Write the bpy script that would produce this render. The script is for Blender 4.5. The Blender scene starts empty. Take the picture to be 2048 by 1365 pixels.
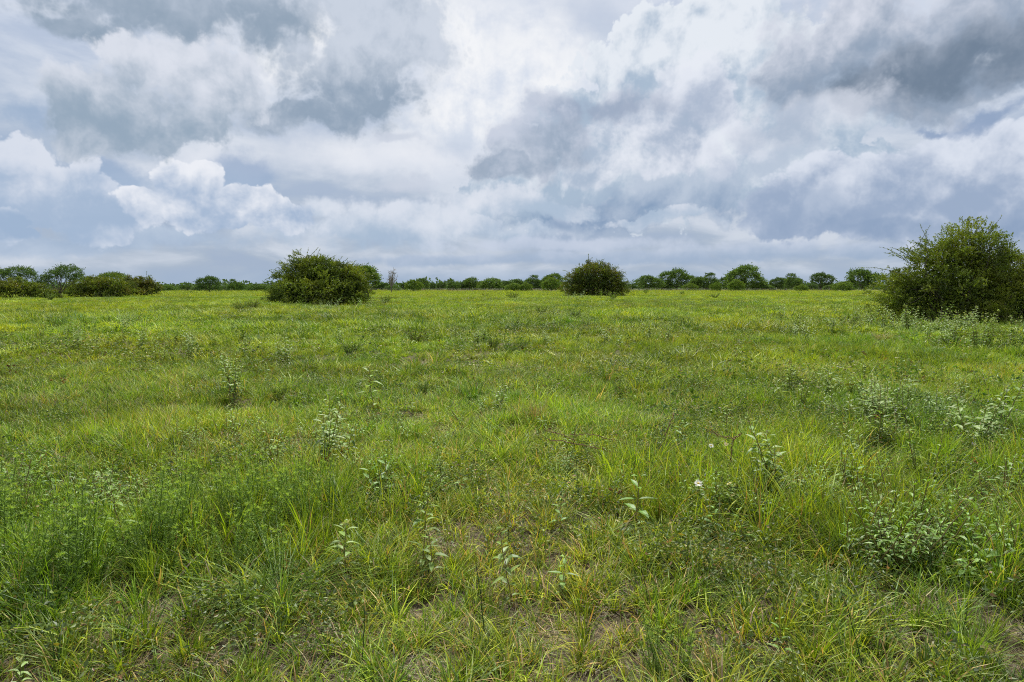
import bpy, math, random
import numpy as np
from mathutils import Vector

SC = bpy.context.scene
R = math.radians
# ------------------------------------------------------------------ camera
FPX = 1365.0            # focal length in photo pixels (2048 wide)
CAM_H = 1.6
PITCH = math.atan((682.5 - 575.0) / FPX)
cam_d = bpy.data.cameras.new('camera'); cam_d.lens = 24.0; cam_d.sensor_width = 36.0
cam_d.clip_start = 0.05; cam_d.clip_end = 20000
cam = bpy.data.objects.new('camera', cam_d); SC.collection.objects.link(cam)
cam.location = (0, 0, CAM_H); cam.rotation_euler = (math.pi / 2 - PITCH, 0, 0)
SC.camera = cam

def ray(px, py):
    """direction through a photo pixel"""
    x = (px - 1024.0) / FPX; y = (682.5 - py) / FPX
    c, s = math.cos(PITCH), math.sin(PITCH)
    return (x, c + y * s, -s + y * c)

def azel(px, py):
    x, y, z = ray(px, py)
    return math.atan2(x, y), math.atan2(z, math.hypot(x, y))

# ------------------------------------------------------------------ render settings
SC.view_settings.view_transform = 'Standard'; SC.view_settings.look = 'None'
SC.view_settings.exposure = 0.50; SC.view_settings.gamma = 1.0
SC.render.engine = 'CYCLES'
SC.cycles.max_bounces = 6; SC.cycles.diffuse_bounces = 3; SC.cycles.glossy_bounces = 2
SC.cycles.transmission_bounces = 4; SC.cycles.transparent_max_bounces = 4
SC.cycles.use_adaptive_sampling = True; SC.cycles.adaptive_threshold = 0.02
SC.cycles.use_denoising = False
SC.cycles.sample_clamp_indirect = 4.0
SC.cycles.filter_width = 1.05

# ------------------------------------------------------------------ sun
SUN_EL, SUN_AZ = R(58), R(6)           # high, in front of the camera behind thin cloud
SUN_STRENGTH = 5.0
sd = bpy.data.lights.new('sun', 'SUN'); sd.energy = SUN_STRENGTH; sd.angle = R(8); sd.color = (1.0, 0.94, 0.80)
so = bpy.data.objects.new('sun', sd); SC.collection.objects.link(so)
sdir = Vector((math.sin(SUN_AZ) * math.cos(SUN_EL), math.cos(SUN_AZ) * math.cos(SUN_EL), math.sin(SUN_EL)))
so.rotation_euler = sdir.to_track_quat('Z', 'Y').to_euler(); so.location = (0, 0, 50)

# ------------------------------------------------------------------ sky: Nishita air behind banks of procedural cloud
def lin(r, g, b):
    f = lambda v: (v / 255 / 12.92) if v <= 10.3 else ((v / 255 + 0.055) / 1.055) ** 2.4
    return (f(r), f(g), f(b))

class NT:
    def __init__(s, tree): s.t = tree; s.n = tree.nodes; s.l = tree.links
    def new(s, kind, **kw):
        n = s.n.new(kind)
        for k, v in kw.items(): setattr(n, k, v)
        return n
    def put(s, sock, v):
        if isinstance(v, bpy.types.NodeSocket): s.l.new(v, sock)
        elif v is not None:
            if isinstance(v, (tuple, list)) and len(v) == 3 and sock.type == 'RGBA': v = (*v, 1)
            sock.default_value = v
    def m(s, op, a, b=None, c=None, clamp=False):
        n = s.new('ShaderNodeMath', operation=op, use_clamp=clamp)
        s.put(n.inputs[0], a)
        if b is not None: s.put(n.inputs[1], b)
        if c is not None: s.put(n.inputs[2], c)
        return n.outputs[0]
    def vm(s, op, a, b=None, sc=None):
        n = s.new('ShaderNodeVectorMath', operation=op)
        s.put(n.inputs[0], a)
        if b is not None: s.put(n.inputs[1], b)
        if sc is not None: s.put(n.inputs['Scale'], sc)
        return n.outputs[0]
    def mix(s, f, a, b, blend='MIX'):
        n = s.new('ShaderNodeMix', data_type='RGBA', blend_type=blend)
        s.put(n.inputs[0], f); s.put(n.inputs[6], a); s.put(n.inputs[7], b)
        return n.outputs[2]
    def ss(s, v, lo, hi, olo=0.0, ohi=1.0):
        n = s.new('ShaderNodeMapRange', interpolation_type='SMOOTHSTEP')
        s.put(n.inputs[0], v); s.put(n.inputs[1], lo); s.put(n.inputs[2], hi); s.put(n.inputs[3], olo); s.put(n.inputs[4], ohi)
        return n.outputs[0]
    def noise(s, v, scale, detail=4.0, rough=0.5, dist=0.0, dim='3D'):
        n = s.new('ShaderNodeTexNoise', noise_dimensions=dim)
        s.put(n.inputs['Vector'], v); n.inputs['Scale'].default_value = scale; n.inputs['Detail'].default_value = detail
        n.inputs['Roughness'].default_value = rough; n.inputs['Distortion'].default_value = dist
        return n.outputs[0]
    def vor(s, v, scale, detail=2.0, rough=0.5, smooth=0.4, dim='2D'):
        n = s.new('ShaderNodeTexVoronoi', voronoi_dimensions=dim, feature='F1')
        s.put(n.inputs['Vector'], v); n.inputs['Scale'].default_value = scale; n.inputs['Detail'].default_value = detail
        n.inputs['Roughness'].default_value = rough; pass
        n.normalize = True
        return n.outputs['Distance']

world = bpy.data.worlds.new('World'); SC.world = world; world.use_nodes = True
world.cycles.sampling_method = 'NONE'
T = NT(world.node_tree); T.n.clear()
out = T.new('ShaderNodeOutputWorld'); bg = T.new('ShaderNodeBackground'); 
bg.inputs[1].default_value = 0.068
sky = T.new('ShaderNodeTexSky', sky_type='NISHITA'); sky.sun_disc = False
sky.sun_elevation = SUN_EL; sky.sun_rotation = SUN_AZ; sky.dust_density = 2.0
tc = T.new('ShaderNodeTexCoord')
sep = T.new('ShaderNodeSeparateXYZ'); T.l.new(tc.outputs['Generated'], sep.inputs[0])
dx, dy, dz = sep.outputs
az = T.m('ARCTAN2', dx, dy)
el = T.m('ARCTAN2', dz, T.m('SQRT', T.m('ADD', T.m('MULTIPLY', dx, dx), T.m('MULTIPLY', dy, dy))))
comb = T.new('ShaderNodeCombineXYZ'); T.l.new(az, comb.inputs[0]); T.l.new(el, comb.inputs[1])
P0 = comb.outputs[0]                       # azimuth / elevation in radians
# turbulence that breaks up every cloud edge
nz = T.new('ShaderNodeTexNoise', noise_dimensions='2D'); T.put(nz.inputs['Vector'], P0)
nz.inputs['Scale'].default_value = 7.0; nz.inputs['Detail'].default_value = 7.0; nz.inputs['Roughness'].default_value = 0.55
wob = T.vm('SUBTRACT', nz.outputs['Color'], (0.5, 0.5, 0.5))
PW = T.vm('ADD', P0, T.vm('SCALE', wob, sc=0.11))
PW2 = T.vm('ADD', P0, T.vm('SCALE', wob, sc=0.03))
bil = T.vor(PW2, 15.0, 4.0, 0.62, 0.35)                       # billows (cauliflower lumps)
bil2 = T.vor(T.vm('ADD', PW2, (-0.006, 0.017, 0.0)), 15.0, 4.0, 0.62, 0.35)
big1 = T.vor(PW2, 8.0, 2.0, 0.5); big2 = T.vor(T.vm('ADD', PW2, (-0.015, 0.034, 0.0)), 8.0, 2.0, 0.5)
relief = T.m('ADD', T.m('MULTIPLY', T.m('SUBTRACT', bil2, bil), 1.0), T.m('MULTIPLY', T.m('SUBTRACT', big2, big1), 1.15))   # >0 on the side that faces up
st = T.new('ShaderNodeMapping'); T.l.new(P0, st.inputs[0]); st.inputs['Scale'].default_value = (1.0, 3.2, 1.0); st.inputs['Rotation'].default_value = (0, 0, R(-4))
soft = T.noise(st.outputs[0], 6.0, 6.0, 0.55, 0.3, '2D')
fine = T.noise(PW, 10.0, 9.0, 0.57, 0.0, '2D')

def blob(px, py, rx, ry, rot=0.0, warp=None):
    a0, e0 = azel(px, py)
    ax = (azel(px + rx * .5, py)[0] - azel(px - rx * .5, py)[0])
    ey = (azel(px, py - ry * .5)[1] - azel(px, py + ry * .5)[1])
    mp = T.new('ShaderNodeMapping', vector_type='TEXTURE')
    T.l.new(warp, mp.inputs[0]); mp.inputs['Location'].default_value = (a0, e0, 0)
    mp.inputs['Scale'].default_value = (ax, ey, 1); mp.inputs['Rotation'].default_value = (0, 0, R(rot))
    return T.m('SUBTRACT', 1.0, T.vm_len(mp.outputs[0]))
def vm_len(v):
    n = T.new('ShaderNodeVectorMath', operation='LENGTH'); T.l.new(v, n.inputs[0]); return n.outputs['Value']
T.vm_len = vm_len

# thin high veil: colour by elevation, streaky
ramp = T.new('ShaderNodeValToRGB'); T.l.new(T.m('DIVIDE', el, R(90)), ramp.inputs[0])
cr = ramp.color_ramp
stops = [(0.0, (176, 191, 210)), (R(5)/R(90), (174, 189, 210)), (R(10)/R(90), (192, 204, 221)), (R(17)/R(90), (206, 216, 233)), (R(28)/R(90), (212, 220, 236)), (0.45, (235, 238, 245))]
cr.elements[0].position = stops[0][0]; cr.elements[0].color = (*lin(*stops[0][1]), 1)
cr.elements[1].position = stops[1][0]; cr.elements[1].color = (*lin(*stops[1][1]), 1)
for p, c in stops[2:]:
    e = cr.elements.new(p); e.color = (*lin(*c), 1)
veil = T.vm('SCALE', ramp.outputs[0], sc=10.0)
COL = T.mix(0.95, sky.outputs[0], veil)
# lighter and bluer streaks in the veil
COL = T.mix(T.ss(soft, 0.42, 0.70, 0.0, 0.55), COL, tuple(10 * v for v in lin(232, 237, 246)))
COL = T.mix(T.ss(soft, 0.50, 0.30, 0.0, 0.35), COL, tuple(10 * v for v in lin(150, 172, 205)))

T.l.new(COL, bg.inputs[0]); SHD = bg.outputs[0]

def cloud(blobs, top, bot, ytop, ybot, lo=0.0, hi=0.28, op=1.0, edge=0.5, fuzzy=0.35, rel=1.0, warp=None, lift=0.0):
    """one bank of cloud: union of blobs with ragged billowing edges, bright above and grey below"""
    global SHD
    f = None
    for b in blobs:
        g = blob(*b[:4], b[4] if len(b) > 4 else 0.0, warp=warp or PW)
        if f is None: f = g
        else:
            n = T.new('ShaderNodeMath', operation='SMOOTH_MAX'); T.l.new(f, n.inputs[0]); T.l.new(g, n.inputs[1]); n.inputs[2].default_value = 0.15
            f = n.outputs[0]
    f = T.m('MULTIPLY_ADD', T.m('SUBTRACT', 0.30, bil), edge * 3.8, f)
    f = T.m('MULTIPLY_ADD', T.m('SUBTRACT', fine, 0.5), fuzzy, f)
    mask = T.ss(f, lo - 0.02, hi + 0.04, 0.0, op)
    et, eb = azel(1024, ytop)[1], azel(1024, ybot)[1]
    shade = T.ss(T.m('MULTIPLY_ADD', T.m('SUBTRACT', fine, 0.5), 0.30 * (et - eb), el), eb, et)
    shade = T.m('ADD', shade, T.m('MULTIPLY', relief, 1.8 * rel))
    shade = T.m('ADD', shade, T.m('MULTIPLY', T.m('SUBTRACT', fine, 0.5), 0.6 * rel))
    # the thin rim of a cloud lets light through
    rim = T.ss(f, lo + 0.05, lo + 0.45, 0.16 + lift, 0.0)
    shade = T.ss(T.m('ADD', shade, rim), -0.30, 1.12)
    c = T.mix(shade, tuple(10 * v for v in lin(*bot)), tuple(10 * v for v in lin(*top)))
    b2 = T.new('ShaderNodeBackground'); T.l.new(c, b2.inputs[0]); b2.inputs[1].default_value = 0.068
    mx = T.new('ShaderNodeMixShader'); T.l.new(mask, mx.inputs[0]); T.l.new(SHD, mx.inputs[1]); T.l.new(b2.outputs[0], mx.inputs[2])
    SHD = mx.outputs[0]

# bright glare where the sun stands behind the cloud
cloud([(1000, 190, 360, 260), (900, 60, 200, 160), (600, 110, 260, 120)], (252, 253, 255), (216, 225, 240), -60, 420, lo=-0.2, hi=0.9, edge=0.2, op=0.92, rel=1.3)
cloud([(800, 330, 520, 70), (420, 330, 250, 40)], (238, 241, 248), (222, 228, 240), 260, 400, lo=0.0, hi=0.9, edge=0.1, op=0.8, rel=0.3)
# clear bluer gaps
cloud([(20, 235, 130, 50, -20), (-20, 330, 120, 60)], (150, 172, 202), (152, 176, 206), 100, 300, lo=-0.1, hi=0.7, op=0.8, rel=0.3, edge=0.2)
cloud([(255, 360, 100, 50), (480, 350, 80, 45)], (152, 173, 204), (158, 182, 211), 320, 420, lo=-0.1, hi=0.5, op=0.8, rel=0.2, edge=0.1)
cloud([(1180, 45, 110, 80, -30), (1640, 15, 180, 60)], (190, 202, 223), (196, 209, 227), 0, 120, lo=-0.1, hi=0.8, op=0.7, rel=0.2, edge=0.1)
# far low banks
cloud([(760, 455, 280, 55), (960, 440, 260, 60), (640, 415, 70, 30), (830, 420, 90, 24)], (226, 232, 243), (172, 192, 215), 390, 500, lo=0.0, hi=0.5, rel=0.8, warp=PW2, op=0.85)
cloud([(330, 475, 250, 36), (80, 485, 200, 36), (170, 465, 120, 30)], (200, 214, 231), (162, 184, 212), 430, 510, lo=0.0, hi=0.6, rel=0.5, warp=PW2, op=0.7)
cloud([(1250, 515, 420, 20), (1500, 500, 250, 26), (900, 520, 300, 14), (1750, 505, 260, 22), (1120, 490, 300, 18)], (203, 213, 231), (158, 179, 206), 480, 530, lo=0.0, hi=0.6, rel=0.5, warp=PW2, op=0.8)
# towering cumulus on the left
cloud([(60, 380, 130, 100), (60, 325, 60, 50), (30, 350, 60, 40), (150, 390, 100, 80), (200, 430, 100, 60)], (224, 230, 242), (166, 187, 214), 290, 460, lo=0.02, hi=0.12, edge=0.45, fuzzy=0.15, warp=PW2, op=0.9)
cloud([(340, 365, 42, 48), (415, 362, 40, 42), (300, 405, 50, 42), (390, 420, 130, 60), (490, 395, 70, 34), (560, 430, 90, 36)], (240, 243, 250), (164, 185, 213), 320, 480, lo=0.0, hi=0.10, edge=0.45, fuzzy=0.12, warp=PW2)
cloud([(10, 440, 60, 22), (20, 462, 80, 18)], (226, 232, 243), (162, 184, 212), 415, 475, lo=0.0, hi=0.1, edge=0.5, warp=PW2)
# great mass on the right
cloud([(1310, 70, 70, 70), (1390, 55, 60, 65), (1480, 60, 90, 80), (1250, 130, 80, 80), (1400, 200, 280, 150), (1170, 260, 140, 90), (1600, 110, 200, 100), (1560, 280, 250, 150), (1300, 340, 330, 110), (1080, 390, 190, 60)],
      (233, 239, 247), (172, 191, 212), -120, 420, lo=0.0, hi=0.08, edge=0.5, fuzzy=0.15, warp=PW2, rel=1.5)
cloud([(1390, 170, 100, 60), (1440, 210, 60, 80)], (236, 240, 249), (200, 208, 226), 110, 300, lo=0.0, hi=0.3, edge=0.5, rel=1.0, op=0.7, warp=PW2)
cloud([(1290, 405, 330, 50), (1200, 435, 260, 30), (1450, 395, 120, 60, 25), (1560, 350, 140, 30, 35)], (186, 200, 219), (124, 151, 185), 330, 468, lo=0.0, hi=0.7, fuzzy=0.5, rel=0.7, op=0.9)
cloud([(1010, 405, 180, 36), (1130, 405, 130, 28), (1330, 440, 130, 14)], (226, 231, 242), (180, 198, 219), 365, 450, lo=0.0, hi=0.4, rel=1.0, op=0.75)
cloud([(1510, 290, 60, 50, 30), (1450, 340, 50, 30, 30)], (232, 237, 247), (200, 208, 226), 230, 360, lo=0.0, hi=0.5, edge=0.5, rel=1.0, op=0.6, warp=PW2)
cloud([(1260, 260, 110, 70), (1330, 300, 120, 60), (1180, 330, 110, 50)], (232, 236, 246), (176, 191, 212), 190, 370, lo=0.0, hi=0.25, edge=0.5, rel=1.3, op=0.7, warp=PW2)
cloud([(1370, 250, 110, 100), (1430, 200, 60, 70), (1300, 230, 70, 40)], (230, 235, 246), (172, 186, 208), 130, 340, lo=0.0, hi=0.22, edge=0.5, rel=1.3, op=0.7, warp=PW2)
cloud([(1590, 200, 90, 60), (1690, 130, 90, 60), (1540, 150, 80, 50)], (234, 238, 247), (184, 197, 216), 80, 260, lo=0.0, hi=0.25, edge=0.5, rel=1.2, op=0.7, warp=PW2)
# bright ridge climbing to the right edge
cloud([(1650, 365, 75, 55), (1560, 420, 90, 60), (1760, 390, 160, 90), (1900, 330, 130, 90), (2050, 310, 110, 90), (1950, 420, 240, 80), (1700, 430, 230, 50)],
      (222, 229, 242), (158, 176, 203), 235, 465, lo=0.0, hi=0.12, edge=0.4, fuzzy=0.2, warp=PW2)
cloud([(1990, 226, 110, 26), (1880, 236, 60, 14)], (136, 158, 191), (140, 162, 195), 200, 250, lo=-0.1, hi=0.7, op=0.85, rel=0.2)
cloud([(1640, 440, 110, 50), (1800, 455, 260, 30), (2000, 450, 200, 34)], (170, 186, 210), (140, 162, 193), 380, 480, lo=0.0, hi=0.8, rel=0.7, op=0.75)
# heavy grey clouds nearer
cloud([(1850, 70, 360, 150, 8), (2000, 10, 220, 110), (1700, 40, 200, 110), (1600, 140, 160, 100), (1950, 160, 240, 70, 10)], (224, 228, 240), (148, 165, 187), -60, 210, lo=0.0, hi=0.45, fuzzy=0.5, rel=0.8, op=0.95, edge=0.45)
cloud([(1880, 120, 300, 100, 10), (2040, 90, 180, 90), (1760, 150, 160, 60)], (178, 189, 206), (110, 128, 149), 10, 200, lo=0.0, hi=0.75, fuzzy=0.4, rel=0.7, op=0.88)
cloud([(1640, 250, 230, 60, 15)], (216, 222, 235), (182, 194, 213), 180, 310, lo=0.0, hi=0.7, fuzzy=0.5, rel=0.9, op=0.7)
cloud([(1230, 195, 160, 48), (1110, 210, 80, 50)], (212, 218, 232), (160, 174, 197), 150, 236, lo=0.0, hi=0.5, rel=0.8, op=0.85, edge=0.45)
cloud([(1070, 285, 100, 85), (1000, 335, 110, 40), (1110, 250, 70, 60)], (200, 208, 225), (146, 164, 186), 220, 350, lo=0.0, hi=0.45, fuzzy=0.4, rel=0.9, op=0.85, edge=0.45)
cloud([(380, 20, 420, 95, 4), (540, 60, 150, 66, -8), (170, 70, 170, 50), (480, -40, 300, 90)], (198, 208, 224), (144, 163, 183), -60, 95, lo=0.0, hi=0.58, fuzzy=0.35, rel=0.6, op=0.95, edge=0.5)
cloud([(740, 20, 170, 150), (800, 60, 130, 90, -25), (700, 160, 170, 130, 14), (780, 190, 120, 70, 25), (620, 235, 190, 52)], (206, 215, 229), (144, 163, 184), 0, 268, lo=-0.02, hi=0.52, fuzzy=0.6, rel=0.9, op=0.93, edge=0.6)
cloud([(240, 225, 210, 86), (340, 258, 130, 52), (150, 255, 130, 56), (430, 165, 130, 90, 20), (330, 135, 160, 60)], (224, 229, 240), (150, 170, 190), 140, 288, lo=0.0, hi=0.30, fuzzy=0.35, rel=0.8, op=0.95, edge=0.5)
cloud([(800, 290, 40, 18), (810, 390, 90, 22)], (204, 212, 227), (168, 182, 205), 370, 410, lo=0.0, hi=0.7, rel=0.4, op=0.75)
cloud([(1000, 560, 1500, 26)], (166, 186, 212), (160, 181, 208), 500, 590, lo=-0.2, hi=1.0, rel=0.1, op=0.7, warp=P0, edge=0.05)
# away from the modelled banks (overhead, behind) the overcast is one plain bright layer; nothing shines from under the ground
ovc = T.mix(T.ss(fine, 0.40, 0.62), tuple(6.5 * v for v in lin(200, 208, 224)), tuple(10 * v for v in lin(250, 250, 252)))
b3 = T.new('ShaderNodeBackground'); T.l.new(ovc, b3.inputs[0]); b3.inputs[1].default_value = 0.066
fo = T.m('MAXIMUM', T.ss(T.m('ABSOLUTE', az), R(46), R(60)), T.m('MAXIMUM', T.ss(el, R(27), R(36)), T.m('LESS_THAN', el, R(-1))))
mx = T.new('ShaderNodeMixShader'); T.l.new(fo, mx.inputs[0]); T.l.new(SHD, mx.inputs[1]); T.l.new(b3.outputs[0], mx.inputs[2])
T.l.new(mx.outputs[0], out.inputs[0])

# =================================================================== helpers
RNG = np.random.default_rng(7)
COLL = SC.collection
TAU = 2 * math.pi

def vnoise(x, y, seed=0):
    x = np.asarray(x, float); y = np.asarray(y, float)
    xi = np.floor(x).astype(np.int64); yi = np.floor(y).astype(np.int64)
    fx = x - xi; fy = y - yi
    fx = fx * fx * (3 - 2 * fx); fy = fy * fy * (3 - 2 * fy)
    def h(a, b):
        n = (a * 374761393 + b * 668265263 + seed * 974634777) & 0xFFFFFFFF
        n = ((n ^ (n >> 13)) * 1274126177) & 0xFFFFFFFF
        return ((n ^ (n >> 16)) & 0xFFFF) / 65535.0
    return (h(xi, yi) * (1 - fx) + h(xi + 1, yi) * fx) * (1 - fy) + (h(xi, yi + 1) * (1 - fx) + h(xi + 1, yi + 1) * fx) * fy

def fbm(x, y, sc=1.0, oct=3, seed=0):
    v = 0; a = 0.5; t = 0
    for k in range(oct):
        v = v + a * vnoise(np.asarray(x) * sc * 2 ** k, np.asarray(y) * sc * 2 ** k, seed + k); t += a; a *= 0.5
    return v / t

def H(x, y):
    """height of the ground"""
    d = np.hypot(x, y)
    near = (fbm(x, y, 0.9, 3, 3) - 0.5) * 0.16
    roll = (fbm(x, y, 0.09, 2, 9) - 0.5) * 0.55 * np.clip((d - 9) / 25, 0, 1) * np.clip((260 - d) / 120, 0, 1)
    return near * np.clip((60 - d) / 30, 0, 1) + roll

def ground(px, py):
    """the point of the ground seen at a photo pixel"""
    r = ray(px, py); z = 0.0
    for _ in range(12):
        t = (CAM_H - z) / -r[2]; x, y = r[0] * t, r[1] * t; z = float(H(x, y)) * 0.7 + z * 0.3
    return x, y, float(H(x, y))

def mesh(name, V, F4=None, F3=None, col=None, mats=(), smooth=False, midx=None):
    me = bpy.data.meshes.new(name)
    V = np.asarray(V, np.float32)
    me.vertices.add(len(V)); me.vertices.foreach_set('co', V.ravel())
    n4 = 0 if F4 is None else len(F4); n3 = 0 if F3 is None else len(F3)
    loops = np.concatenate([a for a in ((np.asarray(F4).ravel() if n4 else None), (np.asarray(F3).ravel() if n3 else None)) if a is not None]).astype(np.int32)
    me.loops.add(len(loops)); me.loops.foreach_set('vertex_index', loops)
    me.polygons.add(n4 + n3)
    st = np.concatenate([np.arange(n4) * 4, n4 * 4 + np.arange(n3) * 3]).astype(np.int32)
    me.polygons.foreach_set('loop_start', st)
    if midx is not None: me.polygons.foreach_set('material_index', np.asarray(midx, np.int32))
    if smooth: me.polygons.foreach_set('use_smooth', np.ones(n4 + n3, bool))
    else: me.polygons.foreach_set('use_smooth', np.zeros(n4 + n3, bool))
    if col is not None:
        c = np.ones((len(V), 4), np.float32); c[:, :3] = col
        a = me.color_attributes.new('Col', 'FLOAT_COLOR', 'POINT'); a.data.foreach_set('color', c.ravel())
    for m in mats: me.materials.append(m)
    me.update(calc_edges=True)
    return me

def obj(name, me, parent=None, loc=None):
    o = bpy.data.objects.new(name, me); COLL.objects.link(o)
    if parent: o.parent = parent
    if loc is not None: o.location = loc
    return o

def tag(o, label=None, cat=None, group=None, kind=None):
    for k, v in (('label', label), ('category', cat), ('group', group), ('kind', kind)):
        if v: o[k] = v
    return o

def thing(name, loc, label, cat, group=None, rz=0.0):
    o = obj(name, None, None, loc); o.rotation_euler = (0, 0, rz); o.empty_display_size = 0.1
    return tag(o, label, cat, group)

def dup(root, loc, rz=0.0, s=1.0, label=None, group=None):
    r = root.copy(); COLL.objects.link(r); r.location = loc; r.rotation_euler = (0, 0, rz); r.scale = (s, s, s)
    if label: r['label'] = label
    if group: r['group'] = group
    for ch in list(root.children):
        c = ch.copy(); COLL.objects.link(c); c.parent = r
        for g in list(ch.children):
            d = g.copy(); COLL.objects.link(d); d.parent = c
    return r

def rot_frames(n):
    return RNG.uniform(0, TAU, n)

# =================================================================== materials
def leaf_mat(name, transl=0.4, gloss=0.06, rough=0.45, patch=0.35, inst=False, warm=(1.16, 1.04, 0.75), cool=(0.74, 0.90, 1.0)):
    m = bpy.data.materials.new(name); m.use_nodes = True; t = NT(m.node_tree); t.n.clear()
    o = t.new('ShaderNodeOutputMaterial')
    at = t.new('ShaderNodeAttribute', attribute_name='Col')
    geo = t.new('ShaderNodeNewGeometry')
    n = t.noise(geo.outputs['Position'], 0.45, 3.0, 0.6)
    tintc = t.mix(t.ss(n, 0.35, 0.68), (*cool, 1), (*warm, 1))
    c = t.mix(patch, at.outputs['Color'], t.mix(1.0, at.outputs['Color'], tintc, 'MULTIPLY'))
    if inst:
        ai = t.new('ShaderNodeAttribute', attribute_name='tint', attribute_type='INSTANCER')
        c = t.mix(1.0, c, ai.outputs['Color'], 'MULTIPLY')
    d = t.new('ShaderNodeBsdfDiffuse'); t.l.new(c, d.inputs[0])
    tr = t.new('ShaderNodeBsdfTranslucent'); t.l.new(t.mix(1.0, c, (1.25, 1.2, 0.55, 1), 'MULTIPLY'), tr.inputs[0])
    mx = t.new('ShaderNodeMixShader'); mx.inputs[0].default_value = transl
    t.l.new(d.outputs[0], mx.inputs[1]); t.l.new(tr.outputs[0], mx.inputs[2])
    g = t.new('ShaderNodeBsdfGlossy'); g.inputs['Roughness'].default_value = rough; g.inputs[0].default_value = (0.9, 0.95, 1, 1)
    m2 = t.new('ShaderNodeMixShader'); m2.inputs[0].default_value = gloss
    t.l.new(mx.outputs[0], m2.inputs[1]); t.l.new(g.outputs[0], m2.inputs[2])
    t.l.new(m2.outputs[0], o.inputs[0])
    return m

def bark_mat(name, a, b, sc=8.0):
    m = bpy.data.materials.new(name); m.use_nodes = True; t = NT(m.node_tree); t.n.clear()
    o = t.new('ShaderNodeOutputMaterial'); tcx = t.new('ShaderNodeTexCoord')
    n = t.noise(tcx.outputs['Object'], sc, 5.0, 0.65)
    p = t.new('ShaderNodeBsdfPrincipled'); t.l.new(t.mix(n, (*a, 1), (*b, 1)), p.inputs['Base Color']); p.inputs['Roughness'].default_value = 0.9
    bp = t.new('ShaderNodeBump'); bp.inputs['Strength'].default_value = 0.5; t.l.new(n, bp.inputs['Height']); t.l.new(bp.outputs[0], p.inputs['Normal'])
    t.l.new(p.outputs[0], o.inputs[0]); return m

M_GRASS = leaf_mat('grass_blade', 0.34, 0.02, 0.5, 0.5, inst=True)
M_FORB = leaf_mat('soft_leaf', 0.34, 0.03, 0.5, 0.25)
M_FORBI = leaf_mat('ground_leaf', 0.30, 0.03, 0.5, 0.4, inst=True)
M_BUSH = leaf_mat('bush_leaf', 0.34, 0.025, 0.4, 0.5, warm=(1.5, 1.2, 0.7), cool=(0.75, 0.85, 0.9))
M_TREE = leaf_mat('tree_leaf', 0.30, 0.02, 0.5, 0.3)
M_PETAL = leaf_mat('petal', 0.30, 0.03, 0.5, 0.0)
M_BARK = bark_mat('grey_bark', (0.055, 0.045, 0.038), (0.16, 0.14, 0.12))
M_TWIG = bark_mat('red_brown_twig', (0.10, 0.045, 0.03), (0.25, 0.15, 0.10), 30)
M_POST = bark_mat('weathered_post', (0.22, 0.20, 0.18), (0.42, 0.40, 0.37), 6)
M_WIRE = bpy.data.materials.new('wire'); M_WIRE.use_nodes = True
M_WIRE.node_tree.nodes['Principled BSDF'].inputs['Base Color'].default_value = (0.3, 0.3, 0.3, 1)
M_WIRE.node_tree.nodes['Principled BSDF'].inputs['Metallic'].default_value = 0.8

# =================================================================== ground: one sheet to the horizon
def ground_mat():
    m = bpy.data.materials.new('soil_and_thatch'); m.use_nodes = True; t = NT(m.node_tree); t.n.clear()
    o = t.new('ShaderNodeOutputMaterial'); g = t.new('ShaderNodeNewGeometry'); P = g.outputs['Position']
    n1 = t.noise(P, 1.3, 6, 0.6); n2 = t.noise(P, 22.0, 8, 0.7); n3 = t.noise(P, 140.0, 4, 0.7)
    c = t.mix(t.ss(n2, 0.35, 0.65), (0.030, 0.024, 0.016, 1), (0.095, 0.080, 0.052, 1))
    c = t.mix(t.ss(n3, 0.45, 0.7), c, (0.17, 0.15, 0.105, 1))
    c = t.mix(t.ss(n1, 0.52, 0.66), c, (0.045, 0.05, 0.025, 1))
    st = t.new('ShaderNodeSeparateXYZ'); t.l.new(P, st.inputs[0])
    far = t.ss(st.outputs[1], 14.0, 45.0)
    n4 = t.noise(P, 0.05, 5, 0.6)
    fc = t.mix(t.ss(n4, 0.35, 0.65), (0.09, 0.15, 0.022, 1), (0.14, 0.195, 0.034, 1))
    fc = t.mix(t.ss(st.outputs[1], 230.0, 262.0), fc, (0.17, 0.15, 0.09, 1))
    fc = t.mix(t.ss(st.outputs[1], 330.0, 420.0), fc, (0.10, 0.12, 0.05, 1))
    c = t.mix(far, c, fc)
    p = t.new('ShaderNodeBsdfPrincipled'); t.l.new(c, p.inputs['Base Color']); p.inputs['Roughness'].default_value = 0.95
    p.inputs['Specular IOR Level'].default_value = 0.1
    bp = t.new('ShaderNodeBump'); bp.inputs['Strength'].default_value = 0.7; bp.inputs['Distance'].default_value = 0.02
    t.l.new(t.m('ADD', n2, t.m('MULTIPLY', n3, 0.4)), bp.inputs['Height']); t.l.new(bp.outputs[0], p.inputs['Normal'])
    t.l.new(p.outputs[0], o.inputs[0]); return m

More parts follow.
